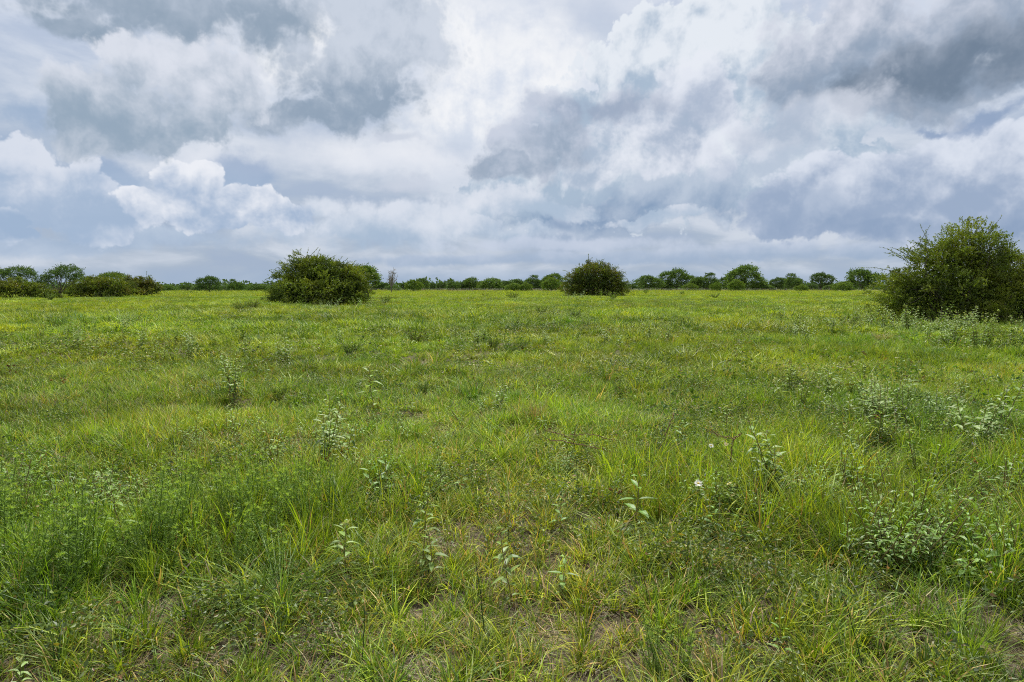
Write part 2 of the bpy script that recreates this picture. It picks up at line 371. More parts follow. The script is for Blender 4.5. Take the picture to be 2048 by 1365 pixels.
def axis(dense, step, far):
    a = list(np.arange(0, dense, step)); v = dense
    while v < far: a.append(v); step *= 1.12; v += step
    a.append(far); return np.array(a)
ya = axis(14, 0.09, 6000); ya = np.concatenate([-ya[1:][::-1][:] * 1.0, ya])
xa = axis(11, 0.12, 6000); xa = np.concatenate([-xa[1:][::-1], xa])
GX, GY = np.meshgrid(xa, ya); GZ = H(GX, GY)
nx, ny = len(xa), len(ya)
ii = (np.arange(ny - 1)[:, None] * nx + np.arange(nx - 1)[None, :]).ravel()
gm = mesh('ground', np.stack([GX.ravel(), GY.ravel(), GZ.ravel()], 1), F4=np.stack([ii, ii + 1, ii + nx + 1, ii + nx], 1), mats=[ground_mat()], smooth=True)
tag(obj('ground', gm), 'bare soil and thatch under the grass of the open plain', kind='structure')

# =================================================================== grass blades
GREEN_A = np.array([0.142, 0.250, 0.018]); GREEN_B = np.array([0.262, 0.360, 0.036]); GREEN_C = np.array([0.058, 0.138, 0.016])
BLUE_G = np.array([0.125, 0.20, 0.058]); TAN = np.array([0.38, 0.30, 0.14]); BROWN = np.array([0.20, 0.13, 0.08]); GREYD = np.array([0.26, 0.235, 0.19])

def pick_cols(n, weights, lo=0.68, hi=1.38):
    """weights: list of (colour, share); returns n colours, each a little different"""
    cs = np.array([c for c, _ in weights]); w = np.array([w for _, w in weights], float); w /= w.sum()
    c = cs[RNG.choice(len(cs), n, p=w)]
    c2 = cs[RNG.choice(len(cs), n, p=w)]
    f = RNG.uniform(0, 0.25, (n, 1))
    return (c * (1 - f) + c2 * f) * RNG.uniform(lo, hi, (n, 1))

def blades(root, ang, h, lean, bend, w, col, segs=3, twist=0.6):
    """root (n,3), ang, h, lean (tan of tilt), bend (extra tilt at the tip), w, col (n,3) -> V, F4, F3, C"""
    n = len(h); ts = np.linspace(0, 1, segs + 1)
    dx, dy = np.cos(ang), np.sin(ang)
    wa = ang + math.pi / 2 + RNG.uniform(-twist, twist, n); wx, wy = np.cos(wa), np.sin(wa)
    rows = []
    for k, t in enumerate(ts):
        out_ = h * (lean * t + bend * t * t)
        z = h * (t - 0.35 * np.minimum(bend, 1.6) * t * t * t)
        c = np.stack([root[:, 0] + dx * out_, root[:, 1] + dy * out_, root[:, 2] + z], 1)
        ww = w * 0.5 * (1.0 - t ** 2.2) * (0.75 + 0.6 * t * (1 - t) * 4 * 0.4)
        if k < segs:
            off = np.stack([wx * ww, wy * ww, np.zeros(n)], 1)
            rows += [c - off, c + off]
        else: rows.append(c)
    per = 2 * segs + 1
    V = np.stack(rows, 1).reshape(-1, 3)
    b = (np.arange(n) * per)[:, None]
    F4 = np.concatenate([b + np.array([[2 * k, 2 * k + 1, 2 * k + 3, 2 * k + 2]]) for k in range(segs - 1)]) if segs > 1 else None
    F3 = b + np.array([[2 * segs - 2, 2 * segs - 1, 2 * segs]])
    C = np.repeat(col, per, 0)
    return V, F4, F3, C

class Bag:
    """collects pieces of geometry into one mesh"""
    def __init__(s): s.V = []; s.F4 = []; s.F3 = []; s.C = []; s.n = 0
    def add(s, V, F4, F3, C):
        if F4 is not None and len(F4): s.F4.append(np.asarray(F4) + s.n)
        if F3 is not None and len(F3): s.F3.append(np.asarray(F3) + s.n)
        s.V.append(np.asarray(V, float).reshape(-1, 3)); s.C.append(np.asarray(C, float).reshape(-1, 3)); s.n += len(s.V[-1])
    def merge(s, o):
        s.F4 += [f + s.n for f in o.F4]; s.F3 += [f + s.n for f in o.F3]; s.V += o.V; s.C += o.C; s.n += o.n
    def mesh(s, name, mats, smooth=False):
        return mesh(name, np.concatenate(s.V), np.concatenate(s.F4) if s.F4 else None, np.concatenate(s.F3) if s.F3 else None, np.concatenate(s.C), mats, smooth)

def tuft(name, n, rad, h0, h1, lean, bend, w0, w1, weights, segs=3, flat=False, gauss=True, mat=None, var=(0.68, 1.38)):
    r = np.abs(RNG.normal(0, rad * 0.55, n)) if gauss else rad * np.sqrt(RNG.uniform(0, 1, n))
    a = RNG.uniform(0, TAU, n)
    root = np.stack([r * np.cos(a), r * np.sin(a), np.zeros(n) - 0.008], 1)
    ang = a + RNG.normal(0, 0.9, n)
    h = RNG.uniform(0, 1, n) ** 1.3 * (h1 - h0) + h0
    if flat:
        root[:, 2] = RNG.uniform(0.0, 0.02, n); ang = RNG.uniform(0, TAU, n)
        lean_ = RNG.uniform(4, 14, n); hh = h / lean_; bend_ = RNG.uniform(-0.5, 0.8, n) * 2
        V = blades(root, ang, hh, lean_, bend_, RNG.uniform(w0, w1, n), pick_cols(n, weights, *var), segs)
    else:
        V = blades(root, ang, h, np.abs(RNG.normal(lean, lean * 0.6, n)), np.abs(RNG.normal(bend, bend * 0.6, n)), RNG.uniform(w0, w1, n), pick_cols(n, weights, *var), segs)
    b = Bag(); b.add(*V)
    return b.mesh(name, [mat or M_GRASS])

def scatter(name, protos, pts, scale, tint, label, tilt=0.12, rot=None):
    """one object made of many small tufts: geometry nodes put a tuft on every point"""
    n = len(pts)
    coll = bpy.data.collections.new(name + '_tufts')
    for k, me in enumerate(protos):
        coll.objects.link(bpy.data.objects.new('%s_tuft_%02d' % (name, k), me))
    me = bpy.data.meshes.new(name); me.vertices.add(n); me.vertices.foreach_set('co', np.asarray(pts, np.float32).ravel())
    a = me.attributes.new('pick', 'INT', 'POINT'); a.data.foreach_set('value', RNG.integers(0, len(protos), n).astype(np.int32))
    rv = np.stack([RNG.normal(0, tilt, n), RNG.normal(0, tilt, n), RNG.uniform(0, TAU, n)], 1).astype(np.float32)
    a = me.attributes.new('spin', 'FLOAT_VECTOR', 'POINT'); a.data.foreach_set('vector', rv.ravel())
    a = me.attributes.new('size', 'FLOAT', 'POINT'); a.data.foreach_set('value', np.asarray(scale, np.float32))
    a = me.attributes.new('tint', 'FLOAT_VECTOR', 'POINT'); a.data.foreach_set('vector', np.asarray(tint, np.float32).ravel())
    o = obj(name, me); tag(o, label, kind='stuff')
    ng = bpy.data.node_groups.new(name + '_nodes', 'GeometryNodeTree')
    ng.interface.new_socket('Geometry', in_out='INPUT', socket_type='NodeSocketGeometry')
    ng.interface.new_socket('Geometry', in_out='OUTPUT', socket_type='NodeSocketGeometry')
    N, L = ng.nodes, ng.links
    gi = N.new('NodeGroupInput'); go = N.new('NodeGroupOutput'); iop = N.new('GeometryNodeInstanceOnPoints')
    ci = N.new('GeometryNodeCollectionInfo'); ci.inputs['Collection'].default_value = coll
    ci.inputs['Separate Children'].default_value = True; ci.inputs['Reset Children'].default_value = True
    def na(nm, ty):
        q = N.new('GeometryNodeInputNamedAttribute'); q.data_type = ty; q.inputs[0].default_value = nm
        return [s for s in q.outputs if s.enabled and s.name == 'Attribute'][0]
    L.new(gi.outputs[0], iop.inputs['Points']); L.new(ci.outputs[0], iop.inputs['Instance'])
    iop.inputs['Pick Instance'].default_value = True
    L.new(na('pick', 'INT'), iop.inputs['Instance Index'])
    L.new(na('spin', 'FLOAT_VECTOR'), iop.inputs['Rotation']); L.new(na('size', 'FLOAT'), iop.inputs['Scale'])
    L.new(iop.outputs[0], go.inputs[0])
    md = o.modifiers.new('scatter', 'NODES'); md.node_group = ng
    return o

def MOTTLE(x, y):
    m = fbm(x * .45, y, .16, 3, 66)[:, None]; w = np.clip((m - .38) * 4, 0, 1)
    return np.array([.84, .84, .95]) * (1 - w) + np.array([1.07, 1.06, .95]) * w

# ---- where the grass is tall, short, worn or dry (read off the photograph, in metres on the ground)
def spots(lst):
    o_ = []
    for px, py, rx, ry, amp in lst:
        x, y, _ = ground(px, py); x1 = ground(px + rx, py)[0]; y1 = ground(px, py - ry)[1]
        o_.append((x, y, abs(x1 - x), max(abs(y1 - y) * 0.8, 0.12), amp))
    return o_
def field(x, y, sp):
    v = np.zeros_like(x)
    for cx, cy, sx, sy, a in sp: v += a * np.exp(-0.5 * (((x - cx) / sx) ** 2 + ((y - cy) / sy) ** 2))
    return v
TALL = spots([(280, 1110, 130, 60, 1.1), (480, 1100, 110, 60, 1.0), (600, 1090, 90, 60, 0.9), (100, 1060, 110, 50, 0.8), (30, 1180, 80, 60, 0.8), (330, 960, 160, 40, .6),
              (720, 1010, 110, 50, 0.9), (840, 990, 60, 35, 0.8), (560, 980, 120, 40, 0.7), (1300, 980, 120, 40, 0.7), (1450, 1010, 130, 50, 1.0), (1600, 1040, 120, 60, 1.1),
              (1760, 1050, 120, 60, 1.0), (1900, 1090, 110, 70, 1.1), (2020, 1080, 90, 70, 1.0), (1750, 930, 260, 50, 0.8), (1950, 930, 130, 60, 0.9), (1500, 930, 150, 40, 0.7),
              (280, 880, 110, 28, .8), (780, 1150, 50, 30, 0.5), (860, 1180, 60, 40, 0.4), (1940, 1250, 60, 30, 0.6), (1650, 1300, 80, 40, 0.4), (1060, 830, 80, 22, 0.7), (1370, 700, 300, 20, 0.3), (720, 700, 160, 20, 0.3), (300, 690, 300, 20, 0.3), (1700, 700, 300, 30, 0.5), (1800, 820, 260, 40, 0.5)])
BARE = spots([(260, 1230, 70, 20, 0.9), (240, 1190, 40, 15, 0.7), (20, 1130, 40, 30, 0.6), (930, 1080, 120, 30, 0.0), (1130, 1170, 100, 35, 0.15), (880, 1260, 120, 45, 0.25), (1180, 1280, 120, 40, 0.4), (1880, 1210, 110, 35, 0.9),
              (1960, 1300, 80, 40, 0.9), (1500, 1170, 140, 30, 0.45), (400, 1320, 160, 40, 0.5), (700, 1330, 100, 30, 0.5), (1200, 1070, 90, 20, 0.5), (60, 1010, 70, 20, 0.5), (430, 985, 60, 10, 0.4), (1410, 830, 60, 12, 0.4), (1750, 1160, 60, 20, 0.5)])

CLEAR = np.array([ground(px, py)[:2] for px, py in [(1268, 1066), (1418, 1085), (1486, 1108), (1560, 1338), (1122, 1195), (1120, 1070), (1718, 1010), (1965, 1045), (1730, 935), (1362, 905), (1024, 1215), (845, 1140), (868, 1175), (690, 1165), (256, 1105), (285, 1010), (40, 1400), (1575, 1000), (1550, 1030), (1850, 990), (1760, 905), (1720, 925), (1945, 905), (1990, 870), (650, 935), (690, 925), (548, 930), (470, 870), (392, 880), (465, 815), (480, 800), (747, 825), (985, 830), (955, 835), (828, 830), (880, 860), (740, 1005), (880, 975), (780, 985), (1455, 880), (1260, 745), (1325, 900), (1135, 930), (1600, 780), (1810, 860), (1880, 870)]])
def hides(x, y, wd=0.13, front=0.5):
    """grass is thin round the single weeds that stand free in the photograph"""
    k = np.zeros(len(x), bool)
    for cx, cy in CLEAR:
        f = np.clip(cy / 5, .6, 1.6); k |= (np.abs(x - cx * y / cy) < wd * f) & (y < cy + .08) & (y > cy - front * f)
    return k

def wedge(y0, y1, dens, side=2.2):
    """jittered points over the ground the camera (and one a step aside) can see"""
    A = lambda y: 0.80 * y + side
    area = (y1 - y0) * (A(y0) + A(y1)); n = int(area * dens)
    y = RNG.uniform(y0, y1, int(n * 2.2)); x = RNG.uniform(-1, 1, len(y)) * A(y1)
    k = np.abs(x) < A(y); x, y = x[k], y[k]
    return x[:n], y[:n]

G_TINT = lambda x, y, n: ((0.50 + 0.70 * fbm(x, y, 0.35, 3, 21) + 0.50 * fbm(x, y, 1.5, 2, 22)) * RNG.uniform(0.78, 1.22, n))[:, None] * np.stack([0.86 + 0.36 * fbm(x, y, 0.22, 2, 31) + 0.16 * fbm(x, y, 2.1, 2, 32), np.ones(n), 0.7 + 0.45 * fbm(x, y, 0.3, 2, 41)], 1)

W_SHORT = [(GREEN_A, 4), (GREEN_B, 2.4), (GREEN_C, 3.0), (BLUE_G, 1.6), (TAN, 0.75), (GREYD, 0.45)]
W_TALL = [(GREEN_A, 5), (GREEN_B, 3), (GREEN_C, 3), (TAN, 0.35), (BROWN, 0.2)]
W_MID = [[(GREEN_A, 4), (GREEN_B, 4), (GREEN_C, 2), (BLUE_G, 1.6), (TAN * .8, 0.4)], [(GREEN_A, 2), (GREEN_B, 5), (TAN * .8, .2)], [(GREEN_C, 4), (GREEN_A, 2), (BLUE_G, 2)]]
GREEN_M = GREEN_A * .55 + GREEN_B * .45; GREEN_O = GREEN_A * .5 + BLUE_G * .5
W_FAR = [[(GREEN_M, 4), (GREEN_A, 3), (GREEN_O, 2)], [(GREEN_B, 2), (GREEN_M, 4)], [(GREEN_C, 2), (GREEN_A, 3), (GREEN_O, 2)]]
W_DEAD = [(TAN, 3), (GREYD, 3), (BROWN, 2)]
short_p = [tuft('short_grass', 27, 0.050, 0.04, 0.15, 0.32, 0.55, 0.0036, 0.0074, W_SHORT) for _ in range(8)]
tall_p = [tuft('tall_grass', 38, 0.06, 0.14, 0.44, 0.16, 0.34, 0.0042, 0.0082, W_TALL, segs=4) for _ in range(7)]
dead_p = [tuft('dead_grass', 26, 0.09, 0.05, 0.15, 0, 0, 0.002, 0.004, W_DEAD, segs=2, flat=True) for _ in range(5)]

# --- short sward 2-13 m
x, y = wedge(1.9, 13.0, 190)
bare = field(x, y, BARE) + 0.9 * (fbm(x, y, 1.4, 3, 51) - 0.5)
tallf = field(x, y, TALL)
clump = fbm(x, y, 3.2, 2, 55)
keep = RNG.uniform(0, 1, len(x)) > np.clip(np.clip(bare * 0.8 - 0.12, 0, 0.75) + 0.2 * (y / 13.0) + np.clip(0.50 - clump, 0, 1) * 1.6, 0, .9)
x, y, tallf, bare = x[keep], y[keep], tallf[keep], bare[keep]
sc_ = RNG.uniform(0.7, 1.35, len(x)) * (1 + 0.35 * np.clip(tallf, 0, 1)) * (1 - 0.3 * np.clip(bare, 0, 1)) * (0.55 + 0.5 * fbm(x, y, 0.8, 2, 61) + 0.5 * clump[keep]) * (1 + 0.25 * np.clip((y - 5) / 8, 0, 1))
sc_ = np.where(hides(x, y, .1, .35), sc_ * .6, sc_)
scatter('grass', short_p, np.stack([x, y, H(x, y)], 1), sc_, G_TINT(x, y, len(x)), 'short mixed green grass carpeting the near ground')
# --- dead thatch on the soil
x, y = wedge(1.9, 9.0, 150)
k = RNG.uniform(0, 1, len(x)) < 0.22 + .8 * field(x, y, BARE)
x, y = x[k], y[k]
scatter('dead_thatch', dead_p, np.stack([x, y, H(x, y) + 0.002], 1), RNG.uniform(0.6, 1.3, len(x)), np.ones((len(x), 3)) * RNG.uniform(0.6, 1.1, (len(x), 1)), 'flattened dead grey and tan grass lying on the bare soil')
# --- tall clumps
x, y = wedge(2.0, 22.0, 80)
tf = field(x, y, TALL) * (0.45 + 1.1 * fbm(x, y, 2.2, 2, 71)) + 0.30 * (fbm(x, y, 0.9, 3, 81) - 0.45) * 2
k = (~hides(x, y)) & (RNG.uniform(0, 1, len(x)) < np.clip(tf - 0.08, 0, 1) * np.clip(1.3 - y / 24, 0.3, 1))
x, y, tf = x[k], y[k], tf[k]
scatter('tall_grass', tall_p, np.stack([x, y, H(x, y)], 1), RNG.uniform(0.45, 1.1, len(x)) * np.clip(0.5 + 0.55 * tf, 0.45, 1.15), G_TINT(x, y, len(x)) * np.array([1.05, 1.08, 0.85]), 'taller bright green grass standing in loose clumps')
# --- knee-less bunches: dense little tufts between short sward and tall grass
bunch_p = [tuft('bunch_grass', 40, 0.035, 0.07, 0.22, 0.22, 0.42, 0.0042, 0.0080, [(GREEN_A, 4), (GREEN_B, 2.2), (GREEN_C, 2.6), (TAN, .35)], segs=3) for _ in range(7)]
x, y = wedge(1.9, 15.0, 44)
k = RNG.uniform(0, 1, len(x)) < np.clip((fbm(x, y, 1.1, 3, 57) - .36) * 3.2, 0, 1) * np.clip(1.1 - field(x, y, BARE) * .6, .2, 1); k &= ~hides(x, y)
x, y = x[k], y[k]
scatter('bunch_grass', bunch_p, np.stack([x, y, H(x, y)], 1), RNG.uniform(0.6, 1.25, len(x)), G_TINT(x, y, len(x)) * np.array([.95, 1.03, .9]), 'small upright bunches of fresh green grass in the short sward')
# --- middle distance
mid_p = [tuft('meadow_grass', 48, 0.15, 0.07, 0.22, 0.40, 0.55, 0.009, 0.018, W_MID[k_ % 3], segs=2, gauss=True, var=(.78, 1.25)) for k_ in range(9)]
x, y = wedge(10.5, 42.0, 17)
k = RNG.uniform(0, 1, len(x)) < np.clip((y - 9.5) / 3.0, 0.1, 1)
x, y = x[k], y[k]
lump = 0.5 * fbm(x, y, 0.5, 3, 91) + 0.5 * fbm(x, y, 1.7, 2, 92)
scatter('meadow_grass', mid_p, np.stack([x, y, H(x, y)], 1), RNG.uniform(0.6, 1.4, len(x)) * (0.35 + 2.6 * np.clip(lump - .15, 0, 1) ** 1.6) * (1 + 0.5 * (y > 22)), MOTTLE(x, y) * G_TINT(x, y, len(x)), 'green meadow grass of the middle distance')
tmid_p = [tuft('meadow_tuft', 60, 0.13, 0.12, 0.40, 0.22, 0.4, 0.009, 0.016, [[(GREEN_C, 3), (GREEN_A, 2)], [(GREEN_B, 3), (GREEN_A, 2)], [(GREEN_A, 3), (TAN, 1), (BLUE_G, 1)]][k_ % 3], segs=3, var=(.75, 1.25)) for k_ in range(9)]
x, y = wedge(9.0, 60.0, 1.5); k = RNG.uniform(0, 1, len(x)) < np.clip((fbm(x, y, .55, 3, 58) - .42) * 4, 0.05, 1); k &= ~hides(x, y, .2, .6); x, y = x[k], y[k]
scatter('meadow_tufts', tmid_p, np.stack([x, y, H(x, y)], 1), RNG.uniform(0.5, 1.25, len(x)), G_TINT(x, y, len(x)), 'taller light and dark tufts rising from the meadow')
far_p = [tuft('far_grass', 90, 0.55, 0.07, 0.26, 0.5, 0.5, 0.020, 0.040, W_FAR[k_ % 3], segs=2, gauss=True, var=(.88, 1.12)) for k_ in range(9)]
x, y = wedge(34.0, 120.0, 2.6, 4)
lump = fbm(x, y, 0.25, 3, 95)
scatter('far_grass', far_p, np.stack([x, y, H(x, y)], 1), RNG.uniform(0.7, 1.3, len(x)) * (0.45 + 1.1 * lump), MOTTLE(x, y) * G_TINT(x, y, len(x)) * np.array([1.05, 1.0, 0.95]), 'yellow green grass stretching to the thorn bushes')
hor_p = [tuft('horizon_grass', 110, 2.4, 0.08, 0.22, 0.5, 0.4, 0.07, 0.13, [(GREEN_B, 2), (GREEN_A, 3), (BLUE_G, 1)], segs=1, gauss=False, var=(.92, 1.08)) for _ in range(5)]
x, y = wedge(112.0, 262.0, 0.26, 8)
scatter('horizon_grass', hor_p, np.stack([x, y, H(x, y)], 1), RNG.uniform(0.8, 1.3, len(x)), G_TINT(x, y, len(x)) * np.array([1.1, 1.0, 1.0]), 'pale grass at the far edge of the plain')
dry_p = [tuft('dry_grass', 90, 2.4, 0.15, 0.50, 0.3, 0.3, 0.08, 0.15, [(TAN * 0.8, 3), (GREYD, 2), (BROWN, 2), (GREEN_A, 1)], segs=1, gauss=False) for _ in range(4)]
x, y = wedge(242.0, 300.0, 0.13, 8); k = fbm(x, y, 0.02, 2, 5) > 0.36; x, y = x[k], y[k]
scatter('dry_grass', dry_p, np.stack([x, y, H(x, y)], 1), RNG.uniform(0.7, 1.2, len(x)), np.ones((len(x), 3)), 'strip of tall straw brown grass along the fence before the trees')

# =================================================================== leaves, stems, twigs
def unit(v): return v / np.maximum(np.linalg.norm(v, axis=-1, keepdims=True), 1e-9)

def small_leaves(pos, d, L, W, col, fold=0.15):
    """one folded lozenge per leaf"""
    n = len(pos); r = unit(RNG.normal(size=(n, 3))); s = unit(np.cross(d, r)); u = np.cross(s, d)
    L = np.asarray(L).reshape(-1, 1); W = np.asarray(W).reshape(-1, 1)
    m = pos + d * L * 0.45 + u * (fold * W)
    V = np.stack([pos, m - s * W * 0.5, pos + d * L, m + s * W * 0.5], 1).reshape(-1, 3)
    F = (np.arange(n) * 4)[:, None] + np.array([[0, 1, 2, 3]])
    return V, F, None, np.repeat(col, 4, 0)

PROF = [(0.0, 0.0), (0.18, 0.72), (0.42, 1.0), (0.72, 0.62), (1.0, 0.0)]
def broad_leaves(pos, d, L, W, col, droop=0.35, fold=0.25):
    """ovate leaf folded along its midrib and curving down"""
    n = len(pos); up = np.tile([0, 0, 1.0], (n, 1)); s = unit(np.cross(d, up)); u = np.cross(s, d)
    L = np.asarray(L).reshape(-1, 1); W = np.asarray(W).reshape(-1, 1); dr = np.asarray(droop).reshape(-1, 1) if np.ndim(droop) else droop
    P = []
    for t, w in PROF:
        c = pos + d * L * t + up * (-dr * L * t * t)
        if w == 0: P.append(c)
        else: P += [c - s * W * 0.5 * w + u * (fold * W * w * 0.5), c, c + s * W * 0.5 * w + u * (fold * W * w * 0.5)]
    V = np.stack(P, 1).reshape(-1, 3)         # 0 | 1 2 3 | 4 5 6 | 7 8 9 | 10
    b = (np.arange(n) * 11)[:, None]
    F4 = np.concatenate([b + np.array([q]) for q in ([1, 4, 5, 2], [2, 5, 6, 3], [4, 7, 8, 5], [5, 8, 9, 6])])
    F3 = np.concatenate([b + np.array([q]) for q in ([0, 1, 2], [0, 2, 3], [7, 10, 8], [8, 10, 9])])
    C = np.repeat(col, 11, 0).reshape(n, 11, 3); C[:, [0, 2, 5, 8]] *= 1.25      # paler midrib
    return V, F4, F3, C.reshape(-1, 3)

def tube(pts, radii, col, sides=5):
    pts = np.asarray(pts, float); n = len(pts); radii = np.asarray(radii, float).reshape(-1)
    t = unit(np.gradient(pts, axis=0)); a = np.array([0.31, 0.17, 0.93]); s = unit(np.cross(t, a)); u = np.cross(t, s)
    th = np.arange(sides) * TAU / sides
    V = (pts[:, None] + radii[:, None, None] * (s[:, None] * np.cos(th)[None, :, None] + u[:, None] * np.sin(th)[None, :, None])).reshape(-1, 3)
    k = np.arange(n - 1)[:, None] * sides; j = np.arange(sides)[None]; j2 = (j + 1) % sides
    F = np.stack([k + j, k + j2, k + sides + j2, k + sides + j], -1).reshape(-1, 4)
    return V, F, None, np.tile(col, (len(V), 1))

def curve(p0, p1, sag, n=7, wob=0.05):
    p0 = np.asarray(p0, float); p1 = np.asarray(p1, float); t = np.linspace(0, 1, n)[:, None]
    q = p0 * (1 - t) + p1 * t + np.asarray(sag, float) * 4 * t * (1 - t)
    q[1:-1] += RNG.normal(0, wob * np.linalg.norm(p1 - p0) * 0.3, (n - 2, 3)); return q

def sprigs(c, d, m, L, leafL, leafW, cols, spread=0.9, bend=-0.25):
    """short leafy twigs: m leaves along each"""
    n = len(c); t = RNG.uniform(0.1, 1, (n, m, 1)); L = np.asarray(L).reshape(-1, 1, 1)
    p = c[:, None] + d[:, None] * L * t + np.array([0, 0, 1.0]) * bend * L * t * t
    ld = unit(d[:, None] * 0.7 + RNG.normal(0, spread, (n, m, 3)))
    k = n * m; cc = (cols[:, None] * RNG.uniform(0.86, 1.15, (n, m, 1))).reshape(k, 3)
    return small_leaves(p.reshape(k, 3), ld.reshape(k, 3), RNG.uniform(0.7, 1.25, k) * leafL, RNG.uniform(0.8, 1.2, k) * leafW, cc)

def lobe_points(lobes, n, thick=0.16, lump=0.22, zmin=0.02, seed=0, lfreq=2.6):
    lobes = np.asarray(lobes, float); a = lobes[:, 3] * lobes[:, 5]; k = RNG.choice(len(lobes), n * 2, p=a / a.sum()); lb = lobes[k]
    d = unit(RNG.normal(size=(n * 2, 3))); d[:, 2] = np.where(d[:, 2] < -0.45, -d[:, 2], d[:, 2])
    f = 1 - np.abs(RNG.normal(0, thick, n * 2))
    az_ = np.arctan2(d[:, 1], d[:, 0]); e_ = d[:, 2]
    lm = 1 + lump * 2 * (fbm((np.cos(az_) + k * 7.3) * lfreq, (np.sin(az_) * 1.0 + e_ * 1.3) * lfreq, 1, 3, seed) - 0.5)
    p = lb[:, :3] + d * lb[:, 3:6] * (f * lm)[:, None]
    deep = np.zeros(n * 2, bool)
    for j in range(len(lobes)):
        q = np.linalg.norm((p - lobes[j, :3]) / lobes[j, 3:6], axis=1); deep |= (q < 0.62) & (k != j)
    ok = (~deep) & (p[:, 2] > zmin); nrm = unit(d / lb[:, 3:6])
    p, nrm, lm, f = p[ok][:n], nrm[ok][:n], lm[ok][:n], f[ok][:n]
    return p, nrm, lm, f

def px_lobes(bx, by, lst, depth=0.9, seed=1):
    """lobes given as pixel ellipses on a bush whose foot stands at pixel (bx, by) -> local metres, x right, z up"""
    gx, gy, gz = ground(bx, by); m = gy / FPX
    rr = np.random.default_rng(seed); o_ = []
    for cx, cy, rx, ry in lst:
        o_.append((( cx - bx) * m, rr.uniform(-0.3, 0.3) * rx * m + rx * m * 0.1, max((by - cy) * m, 0.15), rx * m * 1.07, rx * m * depth, ry * m * 1.07))
    return (gx, gy, gz), np.array(o_), m

OLIVE = np.array([0.075, 0.118, 0.018]); OLIVE_L = np.array([0.145, 0.215, 0.022]); OLIVE_D = np.array([0.042, 0.073, 0.016]); RUST = np.array([0.115, 0.108, 0.022]); YG = np.array([0.19, 0.235, 0.035])

def shoot_mesh(p0, dirn, L, arch, leafL, stem=0.012, m=None, colr=None):
    b = Bag(); n = 12; t = np.linspace(0, 1, n)[:, None]
    P = p0 + dirn * L * t + np.array([0, 0, -arch]) * L * t * t + RNG.normal(0, 0.01 * L, (n, 3)) * t
    b.add(*tube(P, stem * (1.15 - t[:, 0]), np.array([0.10, 0.085, 0.05]), 4))
    m = m or int(L / leafL * 3.2); tt = RNG.uniform(0.08, 1, m); Q = np.stack([np.interp(tt, t[:, 0], P[:, k]) for k in range(3)], 1)
    c = pick_cols(m, colr or [(OLIVE_L, 2), (YG, 1), (OLIVE, 1)])
    b.add(*small_leaves(Q, unit(dirn + RNG.normal(0, 1.0, (m, 3))), RNG.uniform(.6, 1.1, m) * leafL, RNG.uniform(.35, .6, m) * leafL, c))
    return b

